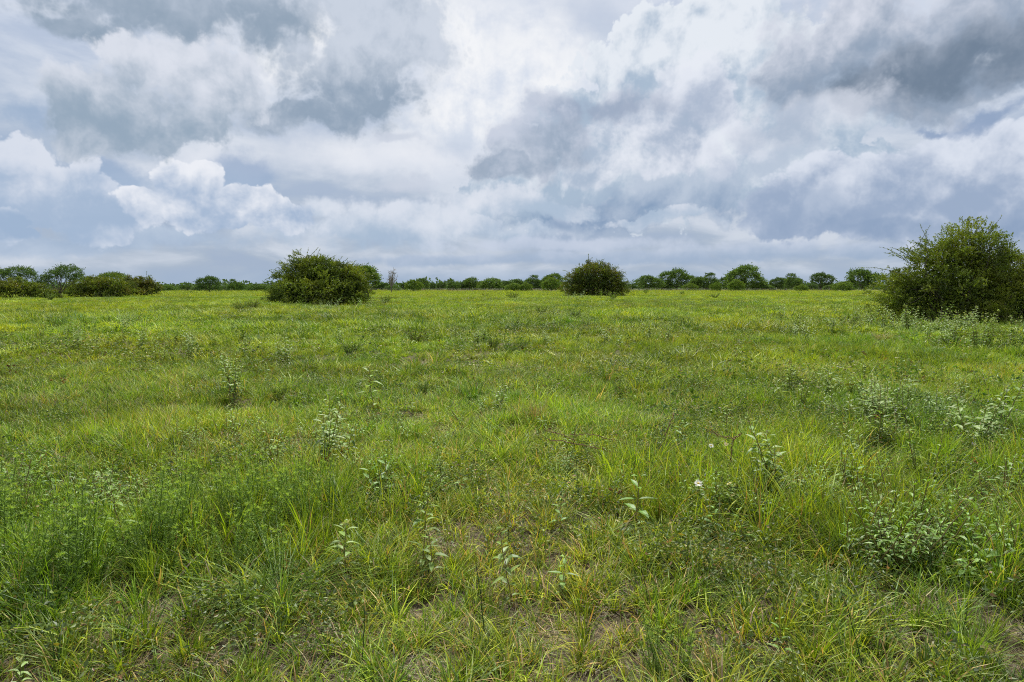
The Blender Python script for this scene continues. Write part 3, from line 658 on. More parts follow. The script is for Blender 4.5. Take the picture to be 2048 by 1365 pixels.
def bush(name, at, lobes, label, cat, nsprig, leafL, weights, group=None, shoots=(), stems=26, spread=0.9, m=13, sprigL=0.4, thick=0.16, lump=0.34, light=None, seed=0, skirt=True, shag=260):
    root = thing(name, at, label, cat, group)
    p, nr, lm, f = lobe_points(lobes, nsprig, thick, lump, seed=seed)
    # a closed inner coat of leaf, and boughs standing out of it with hollows between
    nb = max(40, nsprig // 45); q0 = p[:nb].copy(); qn = nr[:nb]; R_ = lobes[:, 3].max(); bs = RNG.uniform(0.02, 0.20, nb) * R_
    out_ = RNG.uniform(0, 1, len(p)) < 0.52
    dd = ((p[:, None, :] - q0[None]) ** 2).sum(-1); j = dd.argmin(1)
    pull = RNG.uniform(0.45, 0.85, (len(p), 1)); bough = (p + 0) * (1 - pull) + (q0[j] + qn[j] * bs[j][:, None]) * pull
    bough += RNG.normal(0, 0.045 * R_, (len(p), 3)) * [1.3, 1.3, 0.45]
    p = np.where(out_[:, None], bough, lobes[:, :3].mean(0) * [.05, .05, 0.0] + p * [.95, .95, .94]); p[:, 2] = np.maximum(p[:, 2], 0.03)
    n = len(p)
    d = unit(nr * 0.55 + qn[j] * 0.5 + np.array([0, 0, 0.25]) + RNG.normal(0, 0.4, (n, 3)))
    cj = pick_cols(nb, weights)[j]; col = cj * 0.65 + pick_cols(n, weights) * 0.35
    if light is not None:
        fresh = (out_ & (RNG.uniform(0, 1, nb) < 0.5)[j])[:, None]; col = np.where(fresh, col * .4 + pick_cols(n, light) * .6, col)
    if light is not None:    # younger, yellower leaf in patches
        w = np.clip((fbm(p[:, 0] * 0.9 + 5, p[:, 2] * 1.2 + p[:, 1] * 0.7, 1.0, 3, 5 + seed) - 0.42) * 5, 0, 1)[:, None] * 0.85; col = col * (1 - w) + pick_cols(n, light) * w
    b = Bag(); b.add(*sprigs(p - d * sprigL * 0.4, d, m, RNG.uniform(0.6, 1.25, n) * sprigL, leafL, leafL * 0.55, col, spread))
    # inner leaf that closes the view through the middle
    q, qn, _, _ = lobe_points(lobes, int(nsprig * 0.45), 0.45, 0.1, seed=seed + 1); k = len(q)
    q = lobes[:, :3].mean(0) * 0.12 + q * 0.82
    q[:, 2] = np.maximum(q[:, 2], 0.03)
    b.add(*sprigs(q, unit(RNG.normal(size=(k, 3)) + [0, 0, .4]), max(m // 2, 4), sprigL, leafL * 1.5, leafL, pick_cols(k, weights) , 1.2))
    # ragged young growth all over the outside
    for j in RNG.choice(len(p), min(len(p), shag), replace=False):
        if p[j, 2] < 0.3: continue
        dv = unit(nr[j] * 0.8 + np.array([0, 0, 0.3]) + RNG.normal(0, 0.4, 3)); L = RNG.uniform(0.6, 1.0) ** 1.0 * sprigL * (3.2 if RNG.uniform() < .25 else 1.6)
        sh = shoot_mesh(p[j] + 0, dv, L, RNG.uniform(.3, 1.1), leafL * .9, stem=leafL * .12, colr=[(OLIVE_L, 2), (OLIVE, 2), (YG, .8)])
        b.merge(sh)
    obj('foliage', b.mesh('foliage', [M_BUSH]), root)
    stemsP = []; s = Bag(); ctr = lobes[:, :2].mean(0); hw = lobes[:, 3].max()
    for _ in range(stems):
        j = RNG.integers(0, len(p)); e = p[j] * np.array([0.96, 0.96, 0.93]); r0 = np.array([ctr[0], ctr[1], 0]) + np.array([*RNG.normal(0, hw * 0.30, 2), -0.05])
        r0[:2] = r0[:2] * 0.6 + e[:2] * 0.4
        P = curve(r0, e, [0, 0, np.linalg.norm(e - r0) * 0.12], 8, 0.12); s.add(*tube(P, np.linspace(0.035, 0.008, 8) * (hw / 3 + 0.3), [1, 1, 1], 5)); stemsP.append(P)
    # bare grey twigs showing in the shaded lower side
    for _ in range(stems):
        e = stemsP[RNG.integers(0, len(stemsP))][RNG.integers(4, 8)]
        P = curve(e, e + np.array([RNG.normal(0, 0.8), RNG.normal(-0.1, 0.3), RNG.normal(-0.1, 0.6)]) * min(hw, 2) * 0.5, [0, 0, RNG.normal(0.1, 0.1)], 6, 0.1); P[:, 2] = np.maximum(P[:, 2], 0.02)
        s.add(*tube(P, np.linspace(0.014, 0.004, 6), [1, 1, 1], 4))
    obj('branches', s.mesh('branches', [M_BARK], True), root)
    for (sx, sz, dx, dz, L, arch) in shoots:
        p0 = np.array([sx, RNG.uniform(-0.5, 0.5), sz]); dv = unit(np.array([dx, RNG.normal(0, 0.25), dz]))
        obj('shoot', shoot_mesh(p0 - dv * 11 * leafL, dv, L + 11 * leafL, arch, leafL * 0.95, stem={.062: .012, .100: .030, .145: .042}.get(leafL, .02)).mesh('shoot', [M_BUSH]), root)
    return root

W_THORN = [(OLIVE, 4), (OLIVE_D, 1.4), (OLIVE_L, 3.4), (YG, 0.5), (RUST, 0.3)]
L_THORN = [(OLIVE_L, 3), (YG, .9)]

def px_shoots(bx, by, lst, m):
    """(foot x, foot y, tip x, tip y, droop) in photo pixels"""
    o_ = []
    for x0, y0, x1, y1, arch in lst:
        v = np.array([x1 - x0, y0 - y1], float) * m; L = np.linalg.norm(v); v[1] += arch * L
        o_.append(((x0 - bx) * m, (by - y0) * m, v[0] / L, v[1] / L, L, arch))
    return o_

# ---- the big bush on the right
at, lb, m = px_lobes(1905, 646, [(1862, 542, 58, 54), (1932, 518, 58, 62), (2002, 556, 56, 60), (1808, 592, 54, 40), (1880, 600, 100, 52), (1990, 605, 100, 54), (2075, 590, 60, 56), (1790, 620, 40, 26), (1930, 632, 130, 20), (2060, 630, 70, 24)], seed=3)
bush('thorn_bush', at, lb, 'largest thorn bush at the right edge with long arching shoots against the sky', 'bush', 11500, 0.062, W_THORN, 'thorn bushes on the plain',
     px_shoots(1905, 646, [(1775, 540, 1716, 528, .25), (1800, 505, 1768, 482, .3), (1795, 515, 1762, 492, .25), (1832, 475, 1820, 450, .05), (1838, 470, 1843, 453, 0), (1850, 470, 1851, 455, .1), (1880, 480, 1858, 458, .25), (1925, 460, 1900, 436, .5), (1935, 460, 1942, 440, .2),
                            (1952, 468, 1941, 438, .35), (1965, 475, 1988, 438, -.1), (1975, 490, 2022, 462, .2), (1985, 500, 2010, 478, .2), (2000, 520, 2030, 485, .2), (2015, 520, 2022, 487, .1), (2040, 530, 2050, 508, .1), (1790, 500, 1765, 486, .2), (1905, 470, 1895, 446, .1),
                            (1880, 530, 1850, 502, .5), (1930, 560, 1985, 545, .3), (1850, 560, 1800, 556, .6), (1760, 580, 1735, 572, .2), (1960, 590, 2010, 575, .5)], m),
     stems=60, m=15, sprigL=0.36, light=L_THORN, seed=2, shag=420)
# ---- the bush left of the centre
at, lb, m = px_lobes(645, 610, [(620, 560, 54, 44), (578, 582, 32, 28), (680, 566, 46, 36), (640, 586, 88, 26), (716, 576, 24, 28), (562, 596, 24, 14), (650, 601, 80, 12)], seed=5)
bush('thorn_bush', at, lb, 'wide domed thorn bush left of centre with spiky stems on top', 'bush', 8600, 0.100, [(OLIVE, 4), (OLIVE_D, 3), (OLIVE_L, 1.6)], 'thorn bushes on the plain',
     px_shoots(645, 610, [(596, 514, 588, 500, 0), (604, 510, 594, 505, 0), (616, 508, 620, 497, 0), (630, 508, 642, 497, 0), (634, 510, 640, 499, 0), (575, 528, 556, 521, .1), (580, 522, 573, 516, 0), (664, 518, 676, 511, 0), (680, 522, 688, 513, 0), (686, 524, 695, 517, 0), (692, 528, 701, 521, 0), (703, 530, 711, 519, 0), (707, 530, 711, 525, 0), (545, 568, 536, 560, .1), (735, 598, 765, 598, .3)], m),
     stems=50, m=14, sprigL=0.55, light=L_THORN, seed=11, shag=170)
# ---- the round bush right of the centre
at, lb, m = px_lobes(1190, 596, [(1186, 561, 38, 33), (1158, 573, 26, 26), (1218, 564, 22, 25), (1190, 580, 54, 20), (1232, 578, 20, 20), (1200, 590, 55, 8)], seed=8)
bush('thorn_bush', at, lb, 'dark rounded thorn bush standing alone right of the centre', 'bush', 4600, 0.145, [(OLIVE_D, 3), (OLIVE, 3), (RUST, 1.5), (OLIVE_L, 0.8)], 'thorn bushes on the plain',
     px_shoots(1190, 596, [(1180, 524, 1176, 518, 0), (1192, 522, 1194, 517, 0), (1204, 523, 1208, 518, 0), (1160, 536, 1150, 530, .1), (1150, 544, 1142, 540, 0), (1228, 548, 1240, 545, .1)], m),
     stems=60, m=13, sprigL=0.9, light=[(RUST, 1), (OLIVE_L, 1)], seed=17)
# ---- bushes of the left group
def pbush(bx, by, lst, label, n, leaf, w, light=None, cat='bush', name='thorn_bush', group='dark bushes of the left thicket', seed=0, sprigL=0.8, shoots=()):
    at, lb, m = px_lobes(bx, by, lst, seed=seed); return bush(name, at, lb, label, cat, n, leaf, w, group, shoots, stems=18, m=12, sprigL=sprigL, light=light, seed=seed, lump=0.34, shag=70)
W_BRONZE = [(OLIVE_D, 3), (OLIVE, 2), (RUST, 1.4), (OLIVE_L, .8)]
pbush(30, 598, [(10, 578, 34, 18), (50, 582, 36, 17), (75, 590, 28, 10), (-30, 580, 30, 20)], 'low dark bush at the left edge below the flat crowned tree', 2400, 0.14, W_BRONZE, L_THORN, seed=21)
pbush(195, 596, [(190, 574, 36, 20), (160, 583, 30, 14), (225, 577, 36, 20), (245, 585, 22, 12), (195, 588, 60, 10)], 'broad dark bush between the open crowned tree and the low bronze bush', 3000, 0.14, W_BRONZE, L_THORN, seed=22)
pbush(287, 594, [(280, 574, 24, 15), (302, 578, 18, 14), (288, 586, 32, 9), (265, 572, 14, 12)], 'low bronze tinged bush at the right end of the left thicket', 1700, 0.14, [(OLIVE_D, 2), (RUST, 1.6), (OLIVE, 2)], [(RUST, 1), (YG, .6)], seed=23)
pbush(100, 604 - 6, [(95, 592, 26, 7)], 'low light green bush in front of the open crowned tree', 500, 0.12, [(OLIVE_L, 2), (OLIVE, 2)], seed=24, sprigL=0.5)

# =================================================================== trees
TG = np.array([0.080, 0.150, 0.028]); TG_L = np.array([0.125, 0.210, 0.034]); TG_D = np.array([0.050, 0.100, 0.026]); TG_B = np.array([0.065, 0.115, 0.045])
def tree_parts(lobes, root, n, leafL, weights, trunk_r, base=(0, 0), m=10, sprigL=0.9, thick=0.2, lump=0.3, seed=0, flat=0.5, limbs=2, mat=None):
    p, nr, lm, f = lobe_points(lobes, n, thick, lump, seed=seed, zmin=0.15); k = len(p)
    d = unit(nr * 0.5 + np.array([0, 0, 0.25]) + RNG.normal(0, 0.5, (k, 3)) * [1, 1, flat])
    b = Bag(); b.add(*sprigs(p - d * sprigL * 0.3, d, m, RNG.uniform(.6, 1.3, k) * sprigL, leafL, leafL * 0.6, pick_cols(k, weights), 0.9))
    obj('crown', b.mesh('crown', [mat or M_TREE]), root)
    s = Bag(); b0 = np.array([base[0], base[1], -0.1]); top = lobes[:, 2].mean()
    fork = b0 + [RNG.normal(0, .1), 0, max(top * 0.30, 0.3)]
    s.add(*tube(curve(b0, fork, [0.05, 0, 0], 6, .05), np.linspace(1.25, 0.9, 6) * trunk_r, [1, 1, 1], 7))
    for l in lobes:
        for q in range(limbs):
            e = l[:3] + RNG.normal(0, 0.25, 3) * l[3:6]
            P = curve(fork, e, [0, 0, -0.04 * np.linalg.norm(e - fork)], 8, .10); s.add(*tube(P, np.linspace(0.62, 0.15, 8) * trunk_r, [1, 1, 1], 5))
            for _ in range(3):
                e2 = e + unit(RNG.normal(size=3) + [0, 0, .5]) * l[3] * 0.8; s.add(*tube(curve(P[RNG.integers(4, 7)], e2, [0, 0, 0], 5, .1), np.linspace(0.22, 0.05, 5) * trunk_r, [1, 1, 1], 4))
    obj('trunk', s.mesh('trunk', [M_BARK], True), root)

def ptree(bx, by, lst, label, n, leaf, w, r=0.12, group=None, seed=0, sprigL=0.9, lump=0.3, m=10, thick=.2, cat='tree', name='acacia_tree', at=None):
    a, lb, mm = px_lobes(bx, by, lst, seed=seed)
    root = thing(name, a, label, cat, group); tree_parts(lb, root, n, leaf, w, r, m=m, sprigL=sprigL, seed=seed, lump=lump, thick=thick); return root
W_TREE = [(TG, 4), (TG_L, 2), (TG_D, 2)]
ptree(38, 597, [(35, 547, 28, 10), (10, 556, 26, 12), (55, 556, 16, 10), (-15, 552, 24, 12)], 'flat crowned tree rising behind the dark bush at the left edge', 1500, 0.13, W_TREE + [(TG_B, 3)], 0.13, 'trees of the left thicket', 31, sprigL=0.7)
ptree(122, 597, [(140, 545, 26, 12), (115, 552, 20, 12), (96, 562, 18, 11), (152, 557, 18, 9), (84, 568, 12, 6)], 'open crowned tree with forked trunk left of the broad dark bush', 1300, 0.13, W_TREE + [(TG_B, 3)], 0.16, 'trees of the left thicket', 32, sprigL=0.8, lump=.4, thick=.35)
ptree(230, 594, [(225, 562, 30, 12), (205, 568, 20, 10), (245, 570, 16, 10)], 'bright green rounded tree rising behind the broad dark bush', 1200, 0.15, [(TG_L, 3), (YG * .7, 2), (TG, 2)], 0.12, 'trees of the left thicket', 33, sprigL=0.7)
ptree(735, 598, [(730, 552, 24, 16), (748, 562, 12, 12), (716, 560, 16, 22)], 'lighter green tree behind the right side of the wide domed bush', 1300, 0.17, [(TG_L, 3), (TG, 2), (YG * .6, 1)], 0.12, None, 34, sprigL=0.9)

# distant acacias of the tree line: eight kinds of crown, then copies
def far_tree(w, h, seed, weights, label, name='distant_tree', skirt=0.25):
    rr = np.random.default_rng(seed); L = []
    for k in range(6):
        x = rr.uniform(-0.34, 0.34) * w; rx = rr.uniform(0.16, 0.27) * w; top = h * (1 - 0.55 * (abs(x) / (w * 0.5)) ** 1.6) * rr.uniform(0.88, 1.0)
        rz = rr.uniform(0.18, 0.28) * h; L.append((x, rr.uniform(-.2, .2) * w, top - rz, rx, rx, rz))
    L.append((0, 0, h * 0.42, w * 0.38, w * 0.3, h * 0.30)); L.append((rr.uniform(-.16, -.1) * w, 0, h * 0.26, w * 0.34, w * 0.3, h * skirt)); L.append((rr.uniform(.1, .2) * w, 0, h * 0.24, w * 0.32, w * 0.3, h * (skirt - .02)))
    root = thing(name, (0, 0, 0), label, 'tree', 'distant trees along the fence'); tree_parts(np.array(L), root, 1500, 0.27, weights, 0.18, m=9, sprigL=1.1, seed=seed, lump=.42, limbs=1)
    return root
kinds = [far_tree(10, 7.0, 101, W_TREE, 'x'), far_tree(10, 6.5, 102, W_TREE, 'x', skirt=.2), far_tree(10, 7.0, 103, [(TG_L, 3), (TG, 3)], 'x'), far_tree(10, 6.0, 104, [(TG_L, 4), (YG * .7, 1)], 'x', skirt=.3), far_tree(10, 7.5, 105, [(TG_D, 2), (TG, 3), (TG_B, 2)], 'x', skirt=.12), far_tree(10, 6.5, 106, W_TREE + [(TG_B, 2)], 'x')]
first = [True] * 6
# photo x of the middle, y of the top, y of the foot, width in px, kind, label
FT = [
 (1290, 552, 583, 62, 0, 'first distant tree right of the dark rounded bush'),
 (1352, 541, 582, 66, 1, 'broad distant tree second to the right of the dark rounded bush'),
 (1412, 549, 583, 56, 5, 'mid height distant tree between the two broadest crowns right of centre'),
 (1492, 534, 583, 84, 2, 'tallest distant tree of the right hand tree line'),
 (1471, 561, 584.5, 34, 3, 'small bright bush-like tree in front of the tallest distant tree'),
 (1430, 566, 584.5, 24, 3, 'small bright bush-like tree left of the tallest distant tree'),
 (1556, 557, 582, 40, 4, 'dark low tree right of the tallest distant tree'),
 (1585, 550, 582.5, 48, 5, 'rounded tree in the gap right of the tallest distant tree'),
 (1601, 571, 584.5, 26, 3, 'small bright shrub-like tree standing before the rounded trees'),
 (1640, 548, 582, 50, 4, 'umbrella shaped tree with clear air beneath its crown'),
 (1682, 565, 584.5, 42, 3, 'low bright green tree left of the last umbrella tree'),
 (1722, 541, 583, 76, 1, 'wide flat topped tree beside the big right hand bush'),
 (1112, 548, 582, 52, 0, 'distant tree touching the left side of the dark rounded bush'),
 (1103, 557, 584.5, 42, 3, 'bright round tree before the tree left of the dark rounded bush'),
 (1070, 553, 582, 44, 5, 'distant tree two crowns left of the dark rounded bush'),
 (1032, 559, 582.5, 46, 0, 'distant tree in the middle of the low clump right of the gap'),
 (1028, 568, 584.5, 38, 3, 'small bright tree before the low clump right of the gap'),
 (1052, 567, 584.5, 26, 3, 'smallest bright tree of the low clump'),
 (980, 558, 583.5, 58, 2, 'rounded tree at the right end of the three tree row near mid frame'),
 (940, 557, 583, 42, 1, 'middle tree of the three tree row near mid frame'),
 (907, 561, 583.5, 32, 5, 'left tree of the three tree row near mid frame'),
 (884, 566, 582, 22, 4, 'tiny dark tree at the far left end of the middle row'),
 (866, 567, 582, 18, 4, 'tiny dark tree next to the pair beyond the bare tree'),
 (846, 557, 583, 36, 0, 'darker tree of the pair right of the bare grey tree'),
 (828, 562, 585, 34, 3, 'bright tree of the pair right of the bare grey tree'),
 (808, 567, 582, 20, 4, 'tiny dark tree just right of the bare grey tree'),
 (771, 567, 583.5, 28, 4, 'low dark tree behind the bare grey tree'),
 (752, 563, 583.5, 26, 0, 'small tree between the wide domed bush and the bare tree'),
 (420, 554, 588, 50, 4, 'dark lone tree with visible trunk left of the wide domed bush'),
 (375, 568, 584, 30, 5, 'small tree left of the dark lone tree'),
 (340, 571, 584.5, 46, 0, 'low wide tree right of the bronze tinged bush'),
 (472, 561, 586, 34, 5, 'feathery tree right of the dark lone tree'),
 (515, 568, 584.5, 50, 0, 'low tree left of the wide domed bush'),
 (537, 570, 583, 30, 5, 'low tree touching the left side of the wide domed bush'),
 (1000, 569, 582, 24, 5, 'low tree in the gap between the row and the low clump'),
 (1515, 566, 583, 40, 0, 'low tree filling the right flank of the tallest distant tree'),
 (1387, 560, 583, 30, 0, 'low tree right of the second broad distant tree'),
 (1258, 569, 583, 26, 5, 'low tree at the right foot of the dark rounded bush'),
 (1322, 564, 582, 40, 5, 'low dark tree in the notch between the first two broad trees'),
 (1380, 568, 583.5, 30, 3, 'low bright bush-like tree at the foot of the second broad tree'),
 (1455, 553, 582, 36, 4, 'dark tree close against the left flank of the tallest distant tree'),
 (1532, 571, 583, 30, 0, 'lowest tree right of the tallest distant tree'),
 (1620, 568, 583, 34, 4, 'dark low tree under the left side of the umbrella tree'),
 (1662, 570, 583, 30, 0, 'low tree under the right side of the umbrella tree'),
 (1085, 562, 582, 40, 4, 'dark low tree filling the clump left of the dark rounded bush'),
 (1010, 563, 583, 34, 4, 'dark low tree at the left end of the low clump'),
 (960, 564, 583, 36, 3, 'bright low tree between the right and middle trees of the three tree row'),
 (924, 566, 583, 28, 4, 'dark low tree between the left and middle trees of the three tree row'),
 (790, 571, 584, 40, 0, 'low thicket tree behind the foot of the bare grey tree'),
 (355, 573, 584, 30, 4, 'dark low tree in the gap right of the low wide tree'),
 (400, 572, 584, 30, 0, 'low tree touching the left of the dark lone tree'),
 (447, 573, 584, 30, 4, 'low dark tree touching the right of the dark lone tree'),
 (493, 571, 584, 34, 0, 'low tree between the feathery tree and the tree left of the domed bush'),
 (323, 575, 585, 30, 4, 'low dark tree right against the bronze tinged bush'),
]
for px, pt, pb, w, k, label in FT:
    d = min(CAM_H * FPX / (pb - 575.0), 300.0); mm = d / FPX; x = (px - 1024) * mm
    W, Hh = w * mm * 1.06, (575 - pt) * mm + CAM_H
    loc = (x, d, float(H(x, d)))
    r = kinds[k] if first[k] else dup(kinds[k], loc, RNG.uniform(0, TAU))
    first[k] = False
    r.location = loc; r['label'] = label; sh = [7.0, 6.5, 7.0, 6.0, 7.5, 6.5][k]; r.scale = (W / 10, W / 10, Hh / sh * 1.10)

# bare grey tree
at = ground(783, 584.5); at = (at[0] * 0.8, at[1] * 0.8, 0.0); mm = at[1] / FPX
root = thing('bare_tree', at, 'leafless grey tree standing right of the wide domed bush', 'tree')
s = Bag(); b0 = np.array([0, 0, -.1]); f0 = np.array([0, 0, 12 * mm]); s.add(*tube(curve(b0, f0, [0, 0, 0], 5, .05), np.linspace(.24, .17, 5), [1, 1, 1], 6))
obj('trunk', s.mesh('trunk', [M_BARK], True), root)
s = Bag()
for _ in range(13):
    e = np.array([RNG.uniform(-15, 15) * mm, RNG.uniform(-8, 8) * mm, RNG.uniform(28, 46) * mm]); P = curve(f0, e, [0, 0, -.2], 7, .1); s.add(*tube(P, np.linspace(.12, .04, 7), [1, 1, 1], 4))
    for _ in range(9):
        q = P[RNG.integers(2, 7)]; e2 = q + unit(np.array([RNG.normal(0, 1), RNG.normal(0, 1), RNG.uniform(.2, 1.4)])) * RNG.uniform(5, 11) * mm; s.add(*tube(curve(q, e2, [0, 0, 0], 4, .1), [.05, .04, .03, .022], [1, 1, 1], 3))
M_DEAD = bark_mat('bleached_bark', (0.16, 0.14, 0.125), (0.30, 0.27, 0.25), 3)
obj('branches', s.mesh('branches', [M_DEAD], True), root)

# far-off wood on the horizon
def far_wood():
    b = Bag(); n = 1500; x = RNG.uniform(-460, 460, n); y = RNG.uniform(320, 520, n)
    k = fbm(x * .012, y * .02, 1, 2, 77) > 0.33; x, y = x[k], y[k]; n = len(x)
    hgt = RNG.uniform(2.2, 5.4, n) * (.6 + .7 * fbm(x * .03, y * .01, 1, 2, 78))
    for j in range(n):
        c = np.array([x[j], y[j], hgt[j] * 0.5]); p = c + unit(RNG.normal(size=(34, 3))) * [hgt[j] * .85, hgt[j] * .8, hgt[j] * .5] * RNG.uniform(.5, 1, (34, 1))
        b.add(*small_leaves(p, unit(RNG.normal(size=(34, 3))), RNG.uniform(1.0, 2.2, 34), RNG.uniform(.8, 1.5, 34), pick_cols(34, [(TG_B, 3), (TG_D, 2), (TG, 2)])))
    tag(obj('distant_woodland', b.mesh('distant_woodland', [M_TREE])), 'far-off low woodland along the whole horizon', kind='stuff')
far_wood()

# wire fence in front of the tree line
fy = 236.0; root = thing('wire_fence', (0, fy, 0), 'low wire fence with pale wooden posts before the distant trees', 'fence')
for px in [330, 455, 590, 830, 848, 880, 946, 1015, 1082, 1262, 1310, 1373, 1437, 1497, 1551, 1604, 1657, 1715, 1770]:
    x = (px - 1024) / FPX * fy; b = Bag(); hh = RNG.uniform(1.35, 1.7); P = curve([x, 0, -.1], [x + RNG.normal(0, .04), 0, hh], [0, 0, 0], 4, .01); b.add(*tube(P, np.full(4, RNG.uniform(.06, .10)), [1, 1, 1], 7))
    V = P[-1] + np.array([[0, 0, .02]]); obj('post', b.mesh('post', [M_POST]), root)
for hz in (.4, .8, 1.2):
    b = Bag(); b.add(*tube(np.stack([np.linspace(-121, 131, 30), np.full(30, -.09), hz + .03 * np.sin(np.arange(30) * 2.1)], 1), np.full(30, .006), [1, 1, 1], 3)); obj('wire', b.mesh('wire', [M_WIRE]), root)

# =================================================================== broad-leaved pale weeds
PALE = np.array([0.135, 0.215, 0.042]); PALE2 = np.array([0.18, 0.255, 0.085]); CREAM = np.array([0.36, 0.38, 0.20]); MIDG = np.array([0.088, 0.170, 0.022]); STEMC = np.array([0.24, 0.20, 0.09]); RED = np.array([0.45, 0.10, 0.035])

def broad_weed_meshes(h, pairs, leafL, lean, cream=True, cols=None, stems=1, seed=0):
    sb, lb, heads = Bag(), Bag(), []
    for s in range(stems):
        fb = Bag(); heads.append(fb)
        a = RNG.uniform(0, TAU); off = np.array([math.cos(a), math.sin(a), 0]) * (0.0 if stems == 1 else RNG.uniform(.02, .06))
        hh = h * (1 if s == 0 else RNG.uniform(.6, .95)); top = off * (1 + RNG.uniform(1, 3)) + np.array([math.cos(a) * lean * hh, math.sin(a) * lean * hh, hh])
        P = curve(off + [0, 0, -.02], top, [0, 0, 0], 8, .03); sb.add(*tube(P, np.linspace(.0042, .0018, 8), STEMC, 5))
        for k in range(pairs):
            t = 0.18 + 0.82 * (k / max(pairs - 1, 1)) ** 0.85; p = np.array([np.interp(t, np.linspace(0, 1, 8), P[:, i]) for i in range(3)])
            aa = a + k * 1.35; sz = leafL * (0.65 + 0.55 * math.sin(math.pi * min(t * .95, .98)) - 0.45 * max(0, t - .75) * 2.2)
            for q in (0, math.pi):
                an = aa + q + RNG.normal(0, .2); el_ = RNG.uniform(.05, .6) + .5 * max(0, t - .7) * 3
                d = np.array([[math.cos(an) * math.cos(el_), math.sin(an) * math.cos(el_), math.sin(el_)]]); L = sz * RNG.uniform(.85, 1.15)
                base = cols or [(PALE, 3), (PALE2, 2), (MIDG, 1)]
                c = pick_cols(1, base) * (1 + .5 * max(0, t - .7) * 2)
                lb.add(*broad_leaves(p[None] + d * .008, d, [L], [L * RNG.uniform(.27, .38)], c, droop=RNG.uniform(.15, .6), fold=RNG.uniform(.15, .4)))
        tp = P[-1]
        if cream:
            n = 14; d = unit(RNG.normal(size=(n, 3)) + [0, 0, .9]); fb.add(*small_leaves(tp + RNG.normal(0, .006, (n, 3)), d, RNG.uniform(.5, 1, n) * leafL * .42, RNG.uniform(.3, .5, n) * leafL * .3, pick_cols(n, [(CREAM, 3), (PALE2 * 1.4, 2)])))
            for t in ():
                n = 5; p = np.array([np.interp(t, np.linspace(0, 1, 8), P[:, i]) for i in range(3)]); d = unit(RNG.normal(size=(n, 3)) + [0, 0, .5])
                fb.add(*small_leaves(p + RNG.normal(0, .01, (n, 3)), d, RNG.uniform(.012, .022, n), RNG.uniform(.006, .01, n), pick_cols(n, [(CREAM, 2), (STEMC * 1.3, 1)])))
    out_ = [('stem', sb.mesh('stem', [M_FORB], True)), ('leaves', lb.mesh('leaves', [M_FORB]))]
    if cream: out_ += [('flower_head', q.mesh('flower_head', [M_FORB])) for q in heads]
    return out_

BW = [broad_weed_meshes(.34, 5, .10, .12, False, [(PALE * [.85, 1.0, .8], 3), (MIDG * 1.2, 2)]),      # 0 young, no flowers, big leaves
      broad_weed_meshes(.42, 9, .085, .15), broad_weed_meshes(.50, 11, .085, .1, stems=3), broad_weed_meshes(.46, 10, .075, .2, stems=2),
      broad_weed_meshes(.60, 12, .08, .1, stems=4), broad_weed_meshes(.30, 7, .075, .2), broad_weed_meshes(.38, 8, .11, .1, True, [(PALE, 2), (PALE2, 2)])]

def place(parts, name, loc, rz, s, label, cat, group):
    r = thing(name, loc, label, cat, group, rz); r.scale = (s, s, s * RNG.uniform(.85, 1.15)); r.rotation_euler = (RNG.normal(0, .13), RNG.normal(0, .13), rz)
    for nm, me in parts: obj(nm, me, r)
    return r

GB = 'broad leaved pale weeds'
